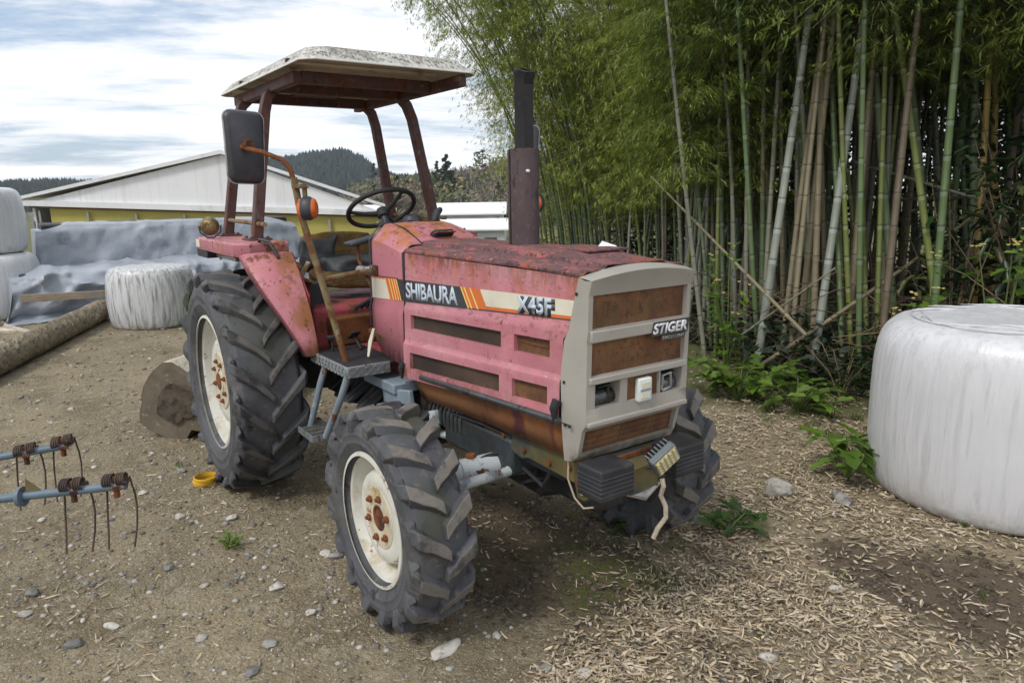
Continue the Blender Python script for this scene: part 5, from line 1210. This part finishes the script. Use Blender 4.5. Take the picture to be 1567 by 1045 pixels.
# low leafy young bamboos that close the left part down to the hood
cnt=0; tries=0
while cnt<75 and tries<4000:
    tries+=1; b=117+15*rng.random(); d=edge(b)+.15+2.6*rng.random(); x,y=cx+d*math.cos(R(b)),cy+d*math.sin(R(b))
    if not free(x,y,.17): continue
    occupied.append((x,y)); cnt+=1
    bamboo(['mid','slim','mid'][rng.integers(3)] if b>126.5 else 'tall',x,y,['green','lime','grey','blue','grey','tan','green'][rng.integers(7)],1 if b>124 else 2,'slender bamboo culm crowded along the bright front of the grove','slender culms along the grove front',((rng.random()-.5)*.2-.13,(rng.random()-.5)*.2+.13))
cnt=0
while cnt<16:
    b=128.5+11.8*rng.random(); d=edge(b)-.2+4*rng.random(); x,y=cx+d*math.cos(R(b)),cy+d*math.sin(R(b))
    if not free(x,y,.25): continue
    occupied.append((x,y)); cnt+=1
    bamboo(['slim2','slim'][rng.integers(2)],x,y,['green','grey'][rng.integers(2)],0,'short young bamboo with low drooping leaves at the edge of the grove','young bamboos at the grove edge',((rng.random()-.5)*.3-.1,(rng.random()-.5)*.3-.05),sc_=.62+.3*rng.random())
# arching culms whose plumes hang over the sky, left of the exhaust
LA=math.atan2(-.819,-.574)
for k,(b,d,key,s_,da) in enumerate(((138.6,13.6,'arch',1.02,.05),(137.4,12.6,'arch',.98,.25),(139.6,15.0,'arch2',1.1,-.1),(136.0,11.4,'arch',.95,.1),(138.0,14.5,'arch',1.15,.0),(134.5,10.2,'arch2',1.0,.3),(139.9,16.0,'arch',1.1,.2),(137.0,11.6,'arch',1.12,-.1),(139.2,14.2,'arch',1.2,.1),(139.4,12.8,'arch',1.15,.05),(140.6,13.6,'arch',1.2,.1),(141.6,15.2,'arch',1.15,-.05),(138.2,11.4,'arch',1.08,.0),(141.0,16.6,'arch2',1.25,.15),(141.2,12.5,'arch',.78,.05),(142.2,13.6,'arch',.74,.0),(140.6,11.8,'arch',.82,.1),(142.6,15.0,'arch',.85,.05),(141.8,12.0,'arch',.70,-.1),(140.2,11.2,'arch2',.80,.1),(142.8,14.2,'arch',.92,.0),(142.0,17.5,'arch',1.2,.1),(139.0,12.0,'arch2',1.2,.2),(140.0,12.4,'arch2',1.05,.1),(140.2,16.4,'arch2',1.2,.0))):
    x,y=cx+d*math.cos(R(b)),cy+d*math.sin(R(b)); occupied.append((x,y))
    bamboo(key,x,y,['green','lime'][k%2],0,'arching feathery bamboo whose drooping plume hangs against the sky left of the exhaust','arching bamboos over the sky',(.06*math.cos(LA),.06*math.sin(LA)),LA+da,sc_=s_)
# fallen and leaning dead poles
def pole(a,b,r,cm,label,bend=0):
    a=Vector(a); b=Vector(b); n=14; me=MB(); pts_=[a+(b-a)*(i/n)+Vector((0,0,bend*math.sin(PI*i/n))) for i in range(n+1)]; pts_=[p-a for p in pts_]
    # culm drawn along local z so that its nodes fall across it
    L_=(b-a).length; q=(b-a).normalized(); me.tube([(bend*math.sin(PI*i/n),0,L_*i/n) for i in range(n+1)],[r*(1-.5*i/n) for i in range(n+1)],10)
    o=me.build('bamboo_pole',CM[cm],loc=a); o.rotation_euler=Vector((0,0,1)).rotation_difference(q).to_euler(); tag(o,label,'bamboo pole'); return o
pole((-.75,3.25,.53),(-2.85,3.66,1.80),.017,'tan','long dead tan bamboo pole slanting down to the right across the grove front')
pole((-1.35,3.1,.02),(-.34,5.9,1.75),.021,'tan','tan dead bamboo pole slanting up to the right above the white bale',.05)
pole((-1.5,3.3,.35),(-.7,3.5,1.05),.012,'grey','thin grey dead stick slanting up to the right low in the grove')
for k,(a,b,c) in enumerate((((-2.6,5.0,1.50),(-.1,6.6,1.56),'brown'),((-3.2,6.0,.5),(-1.2,6.4,2.3),'brown'),((-2.0,4.9,.2),(-3.3,5.6,2.0),'grey'),((-.9,6.3,.5),(.6,6.6,2.2),'brown'),((.2,5.6,1.0),(1.2,6.2,1.35),'tan'),((-1.6,5.2,1.9),(-.2,5.3,1.45),'grey'))):
    o=pole(a,b,.020,c,'dead bamboo pole leaning across the standing culms deep inside the grove'); o['group']='dead poles inside the grove'
# undergrowth: dark leaves and dead twigs between the culm bases
def leafmass(name,pts_,n,leaf,mat,flat=.5,k_='stuff',wr=.42,seed=0):
    g=np.random.default_rng(seed); VV=[];FF=[];o=0
    for (x,y,z,r,h) in pts_:
        for _ in range(n):
            d=g.normal(size=3); d/=np.linalg.norm(d); q=np.array([x,y,z])+d*np.array([r,r,h])*g.random()**.45
            if q[2]<.02: q[2]=.02+.05*g.random()
            a=g.random()*6.3; pt=(g.random()-.6)*1.4; l=leaf*(.5+g.random()); dv=np.array([math.cos(a)*math.cos(pt),math.sin(a)*math.cos(pt),math.sin(pt)]); s=np.cross(dv,g.normal(size=3)); s/=np.linalg.norm(s)+1e-6; s*=l*wr/2
            VV.append(np.array([q,q+dv*l*.4+s,q+dv*l,q+dv*l*.4-s])); FF.append([o,o+1,o+2,o+3]); o+=4
    me=npmesh(name,np.concatenate(VV),np.array(FF),mat); return me
ug=mk('dark_undergrowth_leaf',(.022,.040,.016),.5,0,.2,5,trans=.25,island=.5); dt=mk('dead_twig',(.15,.105,.062),.9,0,.2,9,island=.5); ugr=mk('brown_dead_leaf',(.13,.075,.035),.8,0,.2,9,island=.5,trans=.2)
pu=[];pb=[];tw=MB(); pt_=[]
for k in range(150):
    b=95+43*rng.random(); d=edge(b)+.1+5.5*rng.random()**1.3; x,y=cx+d*math.cos(R(b)),cy+d*math.sin(R(b)); pu.append((x,y,gz(x,y)+.18,.45,.30+.25*rng.random()))
    if k%2: pb.append((x,y,gz(x,y)+.12,.5,.22))
kind(link('undergrowth',leafmass('undergrowth',pu,190,.085,ug,seed=3),ang=180),'stuff'); kind(link('dead_leaf_undergrowth',leafmass('dead_leaf_undergrowth',pb,90,.08,ugr,wr=.2,seed=4),ang=180),'stuff')
for k in range(210):
    b=80+57*rng.random(); d=edge(max(b,92))+5.5+6*rng.random(); x,y=cx+d*math.cos(R(b)),cy+d*math.sin(R(b)); pt_.append((x,y,gz(x,y)+.4+2.6*rng.random(),.8,.8))
kind(link('thicket',leafmass('thicket',pt_,170,.16,ug,wr=.4,seed=8),ang=180),'stuff')
for k in range(620):
    b=97+39*rng.random(); d=edge(b)-.05+3.2*rng.random()**1.4; x,y=cx+d*math.cos(R(b)),cy+d*math.sin(R(b)); z=gz(x,y)+.05+.75*rng.random()**1.6; a=rng.random()*6.3; l=.4+.8*rng.random(); e=(rng.random()-.35)*.9
    dv=Vector((math.cos(a)*math.cos(e),math.sin(a)*math.cos(e),math.sin(e)))*l
    if z-abs(dv.z)<0: dv.z=abs(dv.z)
    tw.tube([(x,y,z),Vector((x,y,z))+dv*.5+Vector((0,0,.04)),Vector((x,y,z))+dv],[.0045,.0035,.0015],4,cap=False)
kind(tw.build('dead_twigs',dt),'stuff')

# ------------------------------------------------------------------ leafy plants
def plant(name,label,cat,x,y,h,r,nst,nl,leaf,mat,seed,wr=.62,droop=.4,z=0,stemm=None,flower=0,group=None):
    P=thing(name,label,cat,(x,y,z if z else gh(x,y)),0,group); g=random.Random(seed); st_=MB(); VV=[];FF=[];o=0; fl=MB()
    for s in range(nst):
        a=g.random()*6.3; q=r*(.25+.75*g.random()); hh=h*(.55+.5*g.random()); pts_=[Vector((0,0,-.02)),Vector((math.cos(a)*q*.35,math.sin(a)*q*.35,hh*.5)),Vector((math.cos(a)*q*.8,math.sin(a)*q*.8,hh*.85)),Vector((math.cos(a)*q,math.sin(a)*q,hh))]
        st_.tube(pts_,[.007,.006,.004,.002],6)
        for i in range(nl):
            t=.25+.75*(i+g.random())/nl; seg=min(2,int(t*3)); f=t*3-seg; p=pts_[seg].lerp(pts_[seg+1],min(1,f)); b=a+(g.random()-.5)*4.5; pt=.45-droop*2*g.random(); l=leaf*(.55+.75*g.random())*(1.15-.4*t); w=l*wr
            d=Vector((math.cos(b)*math.cos(pt),math.sin(b)*math.cos(pt),math.sin(pt))); sv=Vector((-math.sin(b),math.cos(b),(g.random()-.5)*.8)).normalized()*w/2; n_=d.cross(sv).normalized()*l*.10
            # lobed leaf: six-sided blade folded along its midrib
            pe=p+d*l*.25; V=[pe,pe+d*l*.12+sv*.75+n_,pe+d*l*.42+sv+n_,pe+d*l*.50+sv*.62+n_*.6,pe+d*l*.78+sv*.66+n_*.5,pe+d*l-n_*.8,pe+d*l*.78-sv*.66+n_*.5,pe+d*l*.50-sv*.62+n_*.6,pe+d*l*.42-sv+n_,pe+d*l*.12-sv*.75+n_,pe+d*l*.5-n_*.2]
            VV+=V; FF+=[[o+10,o+i_,o+(i_+1)%10] for i_ in range(10)]; o+=11
            st_.tube([p,pe],[.002,.0015],4,cap=False)
        if flower:
            for _ in range(flower):
                c=pts_[-1]+Vector(((g.random()-.5)*.09,(g.random()-.5)*.09,.01+.05*g.random())); fl=MB(); fl.lathe([(.0005,0),(.011,.006),(.013,.011),(.0005,.009)],6,Matrix.Translation(c)); fl.build('flower',M['decal_yellow'],P)
    me=npmesh('leaves',np.array([tuple(v) for v in VV]),np.array(FF),mat); link('leaves',me,P,ang=180); st_.build('stem',stemm or stm,P)
    return P
stm=mk('green_stem',(.10,.14,.035),.6); brl=mk('bright_weed_leaf',(.135,.225,.030),.45,0,.15,9,trans=.35,island=.3); mdl=mk('mid_green_leaf',(.065,.125,.022),.45,0,.15,9,trans=.3,island=.35); dkl=mk('dark_evergreen_leaf',(.026,.060,.018),.35,0,.15,9,trans=.22,island=.4); oll=mk('olive_leaf',(.07,.085,.025),.45,0,.15,9,trans=.25,island=.4)
plant('weed','lush bright green leafy weed clump at the grove edge right of the far front tyre','weed',-1.10,2.90,.34,.42,16,8,.14,brl,1)
plant('weed','small bright green clump beside the lush weed clump, nearer the tall grass','weed',-.62,3.0,.28,.34,10,7,.13,brl,2)
plant('weed','leafy green weed growing up against the foot of the white bale','weed',.33,2.04,.30,.22,7,6,.16,brl,3,droop=.5)
plant('weed','tall yellow-flowered weed just over the left shoulder of the white bale','weed',.02,3.52,1.22,.22,5,9,.13,brl,4,flower=5)
plant('weed','tall yellow-flowered weed behind the top of the white bale, right one','weed',.42,3.66,1.32,.24,5,8,.14,brl,5,flower=5)
plant('weed','tall climbing weed with yellow flowers standing just right of the grille','weed',-1.32,3.02,1.18,.26,7,10,.11,brl,6,flower=2)
plant('weed','low dark green weed sprouting in front of the hanging rope','weed',.02,.62,.12,.16,7,4,.07,mdl,7)
plant('weed','flat green weed in the litter in front of the far front tyre','weed',.33,.98,.09,.20,9,5,.085,mdl,8,droop=.3)
plant('weed','tiny green weed on bare dirt left of the near front tyre','weed',-1.0,-1.075,.05,.07,8,4,.035,brl,9)
plant('shrub','dark evergreen shrub with long glossy leaves hanging in at the right edge','shrub',.10,5.05,2.5,.95,20,22,.21,dkl,10,wr=.30,droop=.8,stemm=dt)
plant('shrub','olive-leaved low branch of shrub left of the ochre-yellow bamboos','shrub',-.35,4.75,1.75,.55,11,15,.17,oll,11,wr=.32,droop=.8,stemm=dt)
for k,(x,y,h_) in enumerate(((-.15,3.75,.55),(-.6,3.55,.45),(.75,4.0,.7),(1.2,4.2,.9),(-1.7,3.7,.5),(.35,4.5,.9),(-.9,4.1,.6))):
    plant('shrub','low dark leafy shrub at the shaded foot of the bamboo','shrub',x,y,h_,.36,9,8,.10,dkl,30+k,wr=.45,group='low shrubs at the bamboo foot',stemm=dt)

# ------------------------------------------------------------------ barn
bwhite=mk('white_roof_sheet',(.70,.71,.72),.45,0,.04,.6,[dict(c=(.55,.56,.57),s=1.5,lo=.5,hi=.75)]); byel=mk('yellow_barn_curtain',(.40,.355,.085),.6,0,.06,1.0); bgrey=mk('white_gable_sheet',(.72,.73,.75),.6,0,.04,.8,[dict(c=(.62,.63,.65),s=1,lo=.5,hi=.7,st=(6,6,.3))]); bsteel=mk('galvanised_post',(.30,.31,.31),.5,.4); bwood=mk('brown_timber_beam',(.14,.085,.04),.8)
BN=thing('barn','wide low barn with white gable roof and yellow curtain walls behind the tarpaulins','barn',(-29.3,-.80,0),0)
ex_=Vector((7.5,10.5,-.57)).normalized(); nx_=Vector((-.925,.38,0)); BMx=Matrix(((ex_.x,nx_.x,0,0),(ex_.y,nx_.y,0,0),(ex_.z,0,1,0),(0,0,0,1)))
Lb=12.95; def_=0
def bb(name,mat,boxes,par=BN,**k):
    m=MB()
    for c,d in boxes: m.box(c,d)
    m.v=[tuple(BMx@Vector(p)) for p in m.v]; return m.build(name,mat,par,**k)
def bpoly(name,mat,poly,y0,y1,par=BN):
    m=MB(); m.prism(poly,'y',y0,y1); m.v=[tuple(BMx@Vector(p)) for p in m.v]; return m.build(name,mat,par,smooth=False)
E0=1.70; PK=3.50; xp=7.15
rf=bpoly('roof',bwhite,[(-.35,E0-.02),(xp,PK),(Lb+.35,E0-.02),(Lb+.35,E0+.09),(xp,PK+.13),(-.35,E0+.09)],-.25,16)
bpoly('gable',bgrey,[(.35,E0-.02),(xp,PK-.02),(Lb-.35,E0-.02)],-.05,.05)
bb('fascia',bwhite,[((Lb/2,-.12,E0-.11),(Lb+.7,.16,.20))])
bb('beam',bwood,[((Lb/2,.02,E0-.245),(Lb,.08,.06))])
bb('curtain_wall',byel,[((Lb/2+.3,.12,E0-1.75),(Lb-.8,.10,3.0))])
bb('side_wall',bgrey,[((.1,8,E0-1.9),(.1,15.8,3.4)),((Lb-.1,8,E0-1.9),(.1,15.8,3.4)),((Lb/2,15.9,E0-1.9),(Lb,.1,3.4))])
for k in range(8): bb('post',bsteel,[((.35+k*(Lb-.7)/7,-.04,E0-1.85),(.07,.07,2.95))])
bb('rail',bsteel,[((Lb/2,.04,E0-1.05),(Lb-.8,.05,.05))])
m=MB(); m.tube([BMx@Vector(p) for p in ((-.2,-.3,E0-.25),(-.05,-.25,E0-.6),(.15,-.2,E0-.75),(.2,-.1,E0-3.2))],.06,10); m.build('downpipe',bsteel,BN)

# ------------------------------------------------------------------ distant sheds, car, heap
shw=mk('pale_shed_wall',(.50,.50,.49),.8,0,.08,.7); shr=mk('white_shed_roof',(.74,.75,.76),.5,0,.04,.5)
def shed(px,py,pz,L_,W_,h,rise,rz,label,eave=.4):
    S_=thing('shed',label,'shed',(px,py,pz),rz)
    m=MB(); m.prism([(-W_/2,0),(W_/2,0),(W_/2,h),(0,h+rise),(-W_/2,h)],'x',0,L_); m.build('wall',shw,S_,smooth=False)
    m=MB(); a=W_/2+eave; zz_=h-rise*eave/(W_/2)
    m.prism([(-a,zz_+.02),(0,h+rise+.02),(a,zz_+.02),(a,zz_+.14),(0,h+rise+.16),(-a,zz_+.14)],'x',-.4,L_+.4); m.build('roof',shr,S_,smooth=False)
    for k in range(3):
        m=MB(); m.box((L_*(k+.5)/3,-W_/2-.02,h*.5),(1.0,.06,.8)); m.build('window',M['steel'],S_)
    return S_
th=math.atan2(4.04,2.96)
shed(-51.2,27.2,-3.2,6.6,5.5,2.05,.62,th,'long low white-roofed shed at the foot of the wooded hill, nearer one')
shed(-60.5,33.5,-3.2,6.5,5.0,3.0,.85,th,'white-roofed shed behind the nearer shed at the foot of the hill')
shed(-66,22.5,-3.2,7,4,3.2,.6,th,'small pale shed seen through the steering wheel beside the barn')
CR=thing('car','small red car parked beyond the yard, half hidden behind the tractor cowl','car',(-32.6,18.3,gz(-32.6,18.3)),th+.1)
carm=mk('red_car_paint',(.35,.03,.03),.35,0,.05,2); glass=mk('dark_car_glass',(.02,.025,.03),.1,0,.05,2)
m=MB(); m.prism([(-1.7,.35),(1.7,.35),(1.75,.75),(1.0,.90),(.6,1.40),(-1.0,1.42),(-1.6,.95),(-1.75,.8)],'y',-.72,.72); m.build('body',carm,CR,bev=.05)
m=MB(); m.prism([(.5,1.34),(.85,.95),(-1.35,.98),(-.95,1.36)],'y',-.735,.735); m.build('window',glass,CR)
for x in (-1.1,1.1):
    for y in (-.68,.68):
        m=MB(); m.lathe([(.0005,.09),(.3,.08),(.32,.0),(.3,-.08),(.0005,-.09)],20,Matrix.Translation((x,y,.32))@Matrix.Rotation(PI/2,4,'X')); m.build('wheel',M['rubber'],CR)
silver=mk('crumpled_silver_sheet',(.48,.50,.52),.35,.3,.15,3,bump=(4,1,.1))
for k,(x,y,s) in enumerate(((-14.6,12.0,.42),(-14.2,12.75,.36))):
    V_=ico3V.copy(); 
    for i,p in enumerate(V_): V_[i]=p*(1+.35*noise.noise(Vector(p)*2+Vector((k*9,0,0)))+.15*noise.noise(Vector(p)*5))
    V_=V_*np.array([s*1.5,s,s*1.0]); V_[:,2]=np.maximum(V_[:,2],-.1)
    o=link('sheet_heap',npmesh('sheet_heap',V_,ico3F,silver),loc=(x,y,gz(x,y)+.12),ang=20); tag(o,['taller crumpled silver sheet heap just right of the exhaust, left half','flatter crumpled silver sheet heap just right of the exhaust, right half'][k],'sheet heap')

# ------------------------------------------------------------------ hills and woods
hillm=mk('brown_green_hillside',(.13,.115,.065),.95,0,.3,.04,[dict(c=(.13,.085,.045),s=.05,lo=.5,hi=.65),dict(c=(.045,.055,.025),s=.09,lo=.5,hi=.65)]); farm=mk('dark_forest_hill',(.022,.032,.026),.95,0,.3,.02)
def hill(name,b0,b1,dist,depth,hf,mat,nb_=90,nd=24):
    secs=[]
    for j in range(nd+1):
        t=j/nd; row=[]
        for i in range(nb_+1):
            b=b0+(b1-b0)*i/nb_; d=dist+depth*t; x,y=cx+d*math.cos(R(b)),cy+d*math.sin(R(b)); p=Vector((x,y,0))
            z=hf(b)*math.sin(min(1,t*1.35)*PI/2)*(1-.6*sm(.75,1,t)); z*=1+.10*noise.noise(p*(12/dist)); row.append((x,y,z-4))
        secs.append(row)
    m=MB(); m.loft(secs); return kind(m.build(name,mat,ang=60),'structure'),secs
def prof_(pts_):
    def f(b):
        if b<=pts_[0][0]: return pts_[0][1]
        for (a,h0),(c,h1) in zip(pts_,pts_[1:]):
            if a<=b<=c: return h0+(h1-h0)*sm(0,1,(b-a)/(c-a))
        return pts_[-1][1]
    return f
def woods(name,secs,n,kinds,hmin,hmax,seed,jmax=.95):
    g=np.random.default_rng(seed); by={}
    nd=len(secs)-1; nb_=len(secs[0])-1
    for _ in range(n):
        j=g.random()*nd*jmax; i=g.random()*nb_; a=Vector(secs[int(j)][int(i)]); b=Vector(secs[min(nd,int(j)+1)][min(nb_,int(i)+1)]); p=a.lerp(b,g.random()); h=hmin+(hmax-hmin)*g.random()**1.5
        k=kinds[g.integers(len(kinds))]; L_=by.setdefault(k,[[],[],0])
        if k[0]=='cone':
            n_=7; vs=[]
            for f_,rr0 in ((.0,.30),(.12,.34),(.3,.24),(.55,.20),(.75,.10),(1,.005)):
                for q in range(n_): a_=2*PI*q/n_+f_*5; r0=h*rr0*(.65+.6*g.random()); vs.append((p.x+r0*math.cos(a_),p.y+r0*math.sin(a_),p.z+h*(f_+.06*g.random())))
            o=L_[2]; L_[0]+=vs; L_[1]+=[[o+r*n_+q,o+r*n_+(q+1)%n_,o+(r+1)*n_+(q+1)%n_,o+(r+1)*n_+q] for r in range(5) for q in range(n_)]; L_[2]+=len(vs)
        else:
            m_=k[2]
            for q in range(m_):
                d=g.normal(size=3); d/=np.linalg.norm(d); d*=g.random()**.4*(1 if d[2]>0 else .8); c=np.array([p.x,p.y,p.z+h*.55])+d*np.array([h*.42,h*.42,h*.48]); s=h*k[3]*(.5+g.random()); u_=g.normal(size=3); u_/=np.linalg.norm(u_); w_=np.cross(u_,g.normal(size=3)); w_/=np.linalg.norm(w_); w_*=k[4]
                o=L_[2]; L_[0]+=[tuple(c-u_*s),tuple(c+w_*s),tuple(c+u_*s),tuple(c-w_*s)]; L_[1].append([o,o+1,o+2,o+3]); L_[2]+=4
    for k,(V_,F_,_) in by.items(): kind(link(name,npmesh(name,np.array(V_),np.array(F_),k[1]),ang=180),'stuff')
con=mk('conifer_foliage',(.042,.062,.030),.9,0,.3,.2,island=.45); farc=mk('far_conifer_foliage',(.018,.030,.030),.95,0,.3,.05,island=.3); bro=mk('broadleaf_foliage',(.095,.115,.042),.8,0,.3,.2,island=.45); bare=mk('bare_twig_crown',(.22,.185,.15),.95,0,.2,.2,island=.35); olh=mk('olive_tree_foliage',(.14,.135,.065),.85,0,.3,.2,island=.4); rusd=mk('russet_foliage',(.24,.17,.095),.9,0,.2,.2,island=.4)
_,h1=hill('hill',141,182,384,252,prof_([(141,13.2),(153.5,15.6),(155,20.4),(156.5,30.0),(157.8,34.8),(159.5,33.0),(162,29.4),(164,25.8),(168,20.4),(171,16.2),(174,13.2),(176.5,14.4),(178.5,13.5),(182,12.6)]),farm,120,24)
woods('forest',h1,9000,[('cone',farc)],3.2,6.4,1,.85)
_,h2=hill('hill',128,157.5,105,110,prof_([(128,11),(138,10),(142,9.5),(145.5,8.2),(148,6.4),(151,5.4),(153.5,4.6),(157.5,2.0)]),hillm,70,24)
woods('wood',h2,1500,[('cone',con),('leaf',bro,170,.060,.6),('leaf',bare,170,.13,.07),('leaf',bare,150,.12,.07),('leaf',rusd,120,.055,.5),('leaf',olh,170,.055,.6),('leaf',bare,150,.12,.08)],2.6,6.5,2,.9)
woods('wood',h2,90,[('leaf',bare,130,.16,.07),('leaf',bro,120,.09,.6),('leaf',bare,130,.14,.07)],4,7,3,.10)
# single trees that stand out on and below the hill
def tree(x,y,h,r,mat,label,seed,n=260,leaf=.35,cone=False,wr=.55,crown0=.3,clumps=9,group=None):
    z=-4
    for row in h2:
        for p in row:
            if abs(p[0]-x)<4 and abs(p[1]-y)<4: z=max(z,p[2])
    T_=thing('tree',label,'tree',(x,y,z-.3),0,group); g=np.random.default_rng(seed)
    m=MB(); m.tube([(0,0,0),(.1*r,0,h*.4),(0,.05*r,h*.75),(0,0,h*.97)],[h*.03,h*.022,h*.012,h*.003],8)
    cl=[]
    for k in range(clumps):
        t=crown0+(1-crown0)*(k+.5)/clumps; a=k*2.4+g.random(); rad_=r*(1.05-t)*1.2 if cone else r*math.sin(PI*min(.97,max(.12,(t-crown0)/(1-crown0)*.9+.08)))
        c=np.array([math.cos(a)*rad_*.65,math.sin(a)*rad_*.65,h*t]); cl.append((c,rad_*.6 if not cone else rad_*.75)); m.tube([(0,0,h*(t-.10)),tuple(c*.6+np.array([0,0,h*t*.4-.0])),tuple(c)],[h*.010,h*.007,h*.003],5)
    m.build('trunk',dt,T_); VV=[];FF=[];o=0
    for c,rc in cl:
        for _ in range(n//clumps):
            d=g.normal(size=3); d/=np.linalg.norm(d); q=c+d*rc*np.array([1,1,.6])*g.random()**.4; u_=g.normal(size=3); u_/=np.linalg.norm(u_); w_=np.cross(u_,g.normal(size=3)); w_/=np.linalg.norm(w_); s=leaf*(.5+g.random()); VV+=[q-u_*s,q+w_*s*wr,q+u_*s,q-w_*s*wr]; FF.append([o,o+1,o+2,o+3]); o+=4
    link('crown',npmesh('crown',np.array(VV),np.array(FF),mat),T_,ang=180); return T_
def bp(b,d): return cx+d*math.cos(R(b)),cy+d*math.sin(R(b))
tree(*bp(147.1,165),8.0,2.2,bro,'tall thin open-crowned tree on the ridge left of the exhaust',1,170,.34,clumps=6,crown0=.55)
tree(*bp(149.9,128),9.5,2.6,con,'dark green conifer rising mid-slope right of the front roll post',2,900,.34,True,crown0=.12,clumps=14)
tree(*bp(150.6,150),7.5,1.6,con,'pointed dark conifer on the skyline right of the front roll post',3,500,.3,True,crown0=.1,clumps=12)
tree(*bp(145.9,118),5.5,1.5,con,'pointed dark conifer on the slope just left of the exhaust',4,500,.28,True,crown0=.1,clumps=12)
tree(*bp(151.9,105),6.0,2.2,bare,'pale bare tree at the hill foot seen between the roll posts and the cowl',5,700,.30,wr=.07)
tree(*bp(147.0,100),4.6,2.9,bare,'wide bare bush at the hill foot behind the white-roofed sheds',6,1100,.34,wr=.06,crown0=.1)
tree(*bp(153.6,132),6.5,2.4,bro,'rounded green tree at the left end of the wooded slope',7,700,.30,clumps=11)
tree(*bp(155.4,170),9.0,1.8,con,'thin dark conifer at the foot of the far hill beside the barn roof',8,500,.3,True,crown0=.08,clumps=12)
plant('yellow_bush','small bright yellow flowering bush right of the exhaust beyond the yard','bush',-19.4,14.9,1.5,.8,16,8,.35,mk('yellow_flower_foliage',(.42,.36,.02),.7,island=.3,trans=.2),77,z=gz(-19.4,14.9)-.02)
for k,(b,d,r,mt,lb) in enumerate(((142.6,27,1.1,rusd,'russet dry bush beyond the silver heap'),(141.3,24,1.2,oll,'olive green bush left of the thin bamboos beyond the yard'),(143.4,34,1.3,bro,'green bush behind the exhaust beyond the yard'),(140.4,30,1.6,bare,'bare grey-brown bush among the thin left bamboos'),(139.2,24,1.5,rusd,'brown dry thicket seen through the thin left bamboos'),(137,22,1.7,bro,'green thicket seen through the middle bamboos'))):
    x,y=bp(b,d); P=thing('bush',lb,'bush',(x,y,gz(x,y)),0); link('foliage',leafmass('foliage',[(0,0,r*.5,r,r*.75)],700,.16,mt,seed=k,wr=.3),P,ang=180)
    m=MB(); m.tube([(0,0,-.1),(.05,.03,r*.5)],[.05,.02],6); m.build('stem',dt,P)

# ------------------------------------------------------------------ air
hz=bpy.data.materials.new('haze_air'); hz.use_nodes=True; N=hz.node_tree.nodes; L=hz.node_tree.links; N.remove(N['Principled BSDF']); pv=N.new('ShaderNodeVolumePrincipled'); pv.inputs['Color'].default_value=(.80,.87,.97,1); pv.inputs['Density'].default_value=HAZE; pv.inputs['Anisotropy'].default_value=.2; L.new(pv.outputs[0],N['Material Output'].inputs['Volume'])
m=MB(); m.box((cx,cy,29),(1560,1560,74)); o=m.build('haze',hz,smooth=False); kind(o,'stuff')
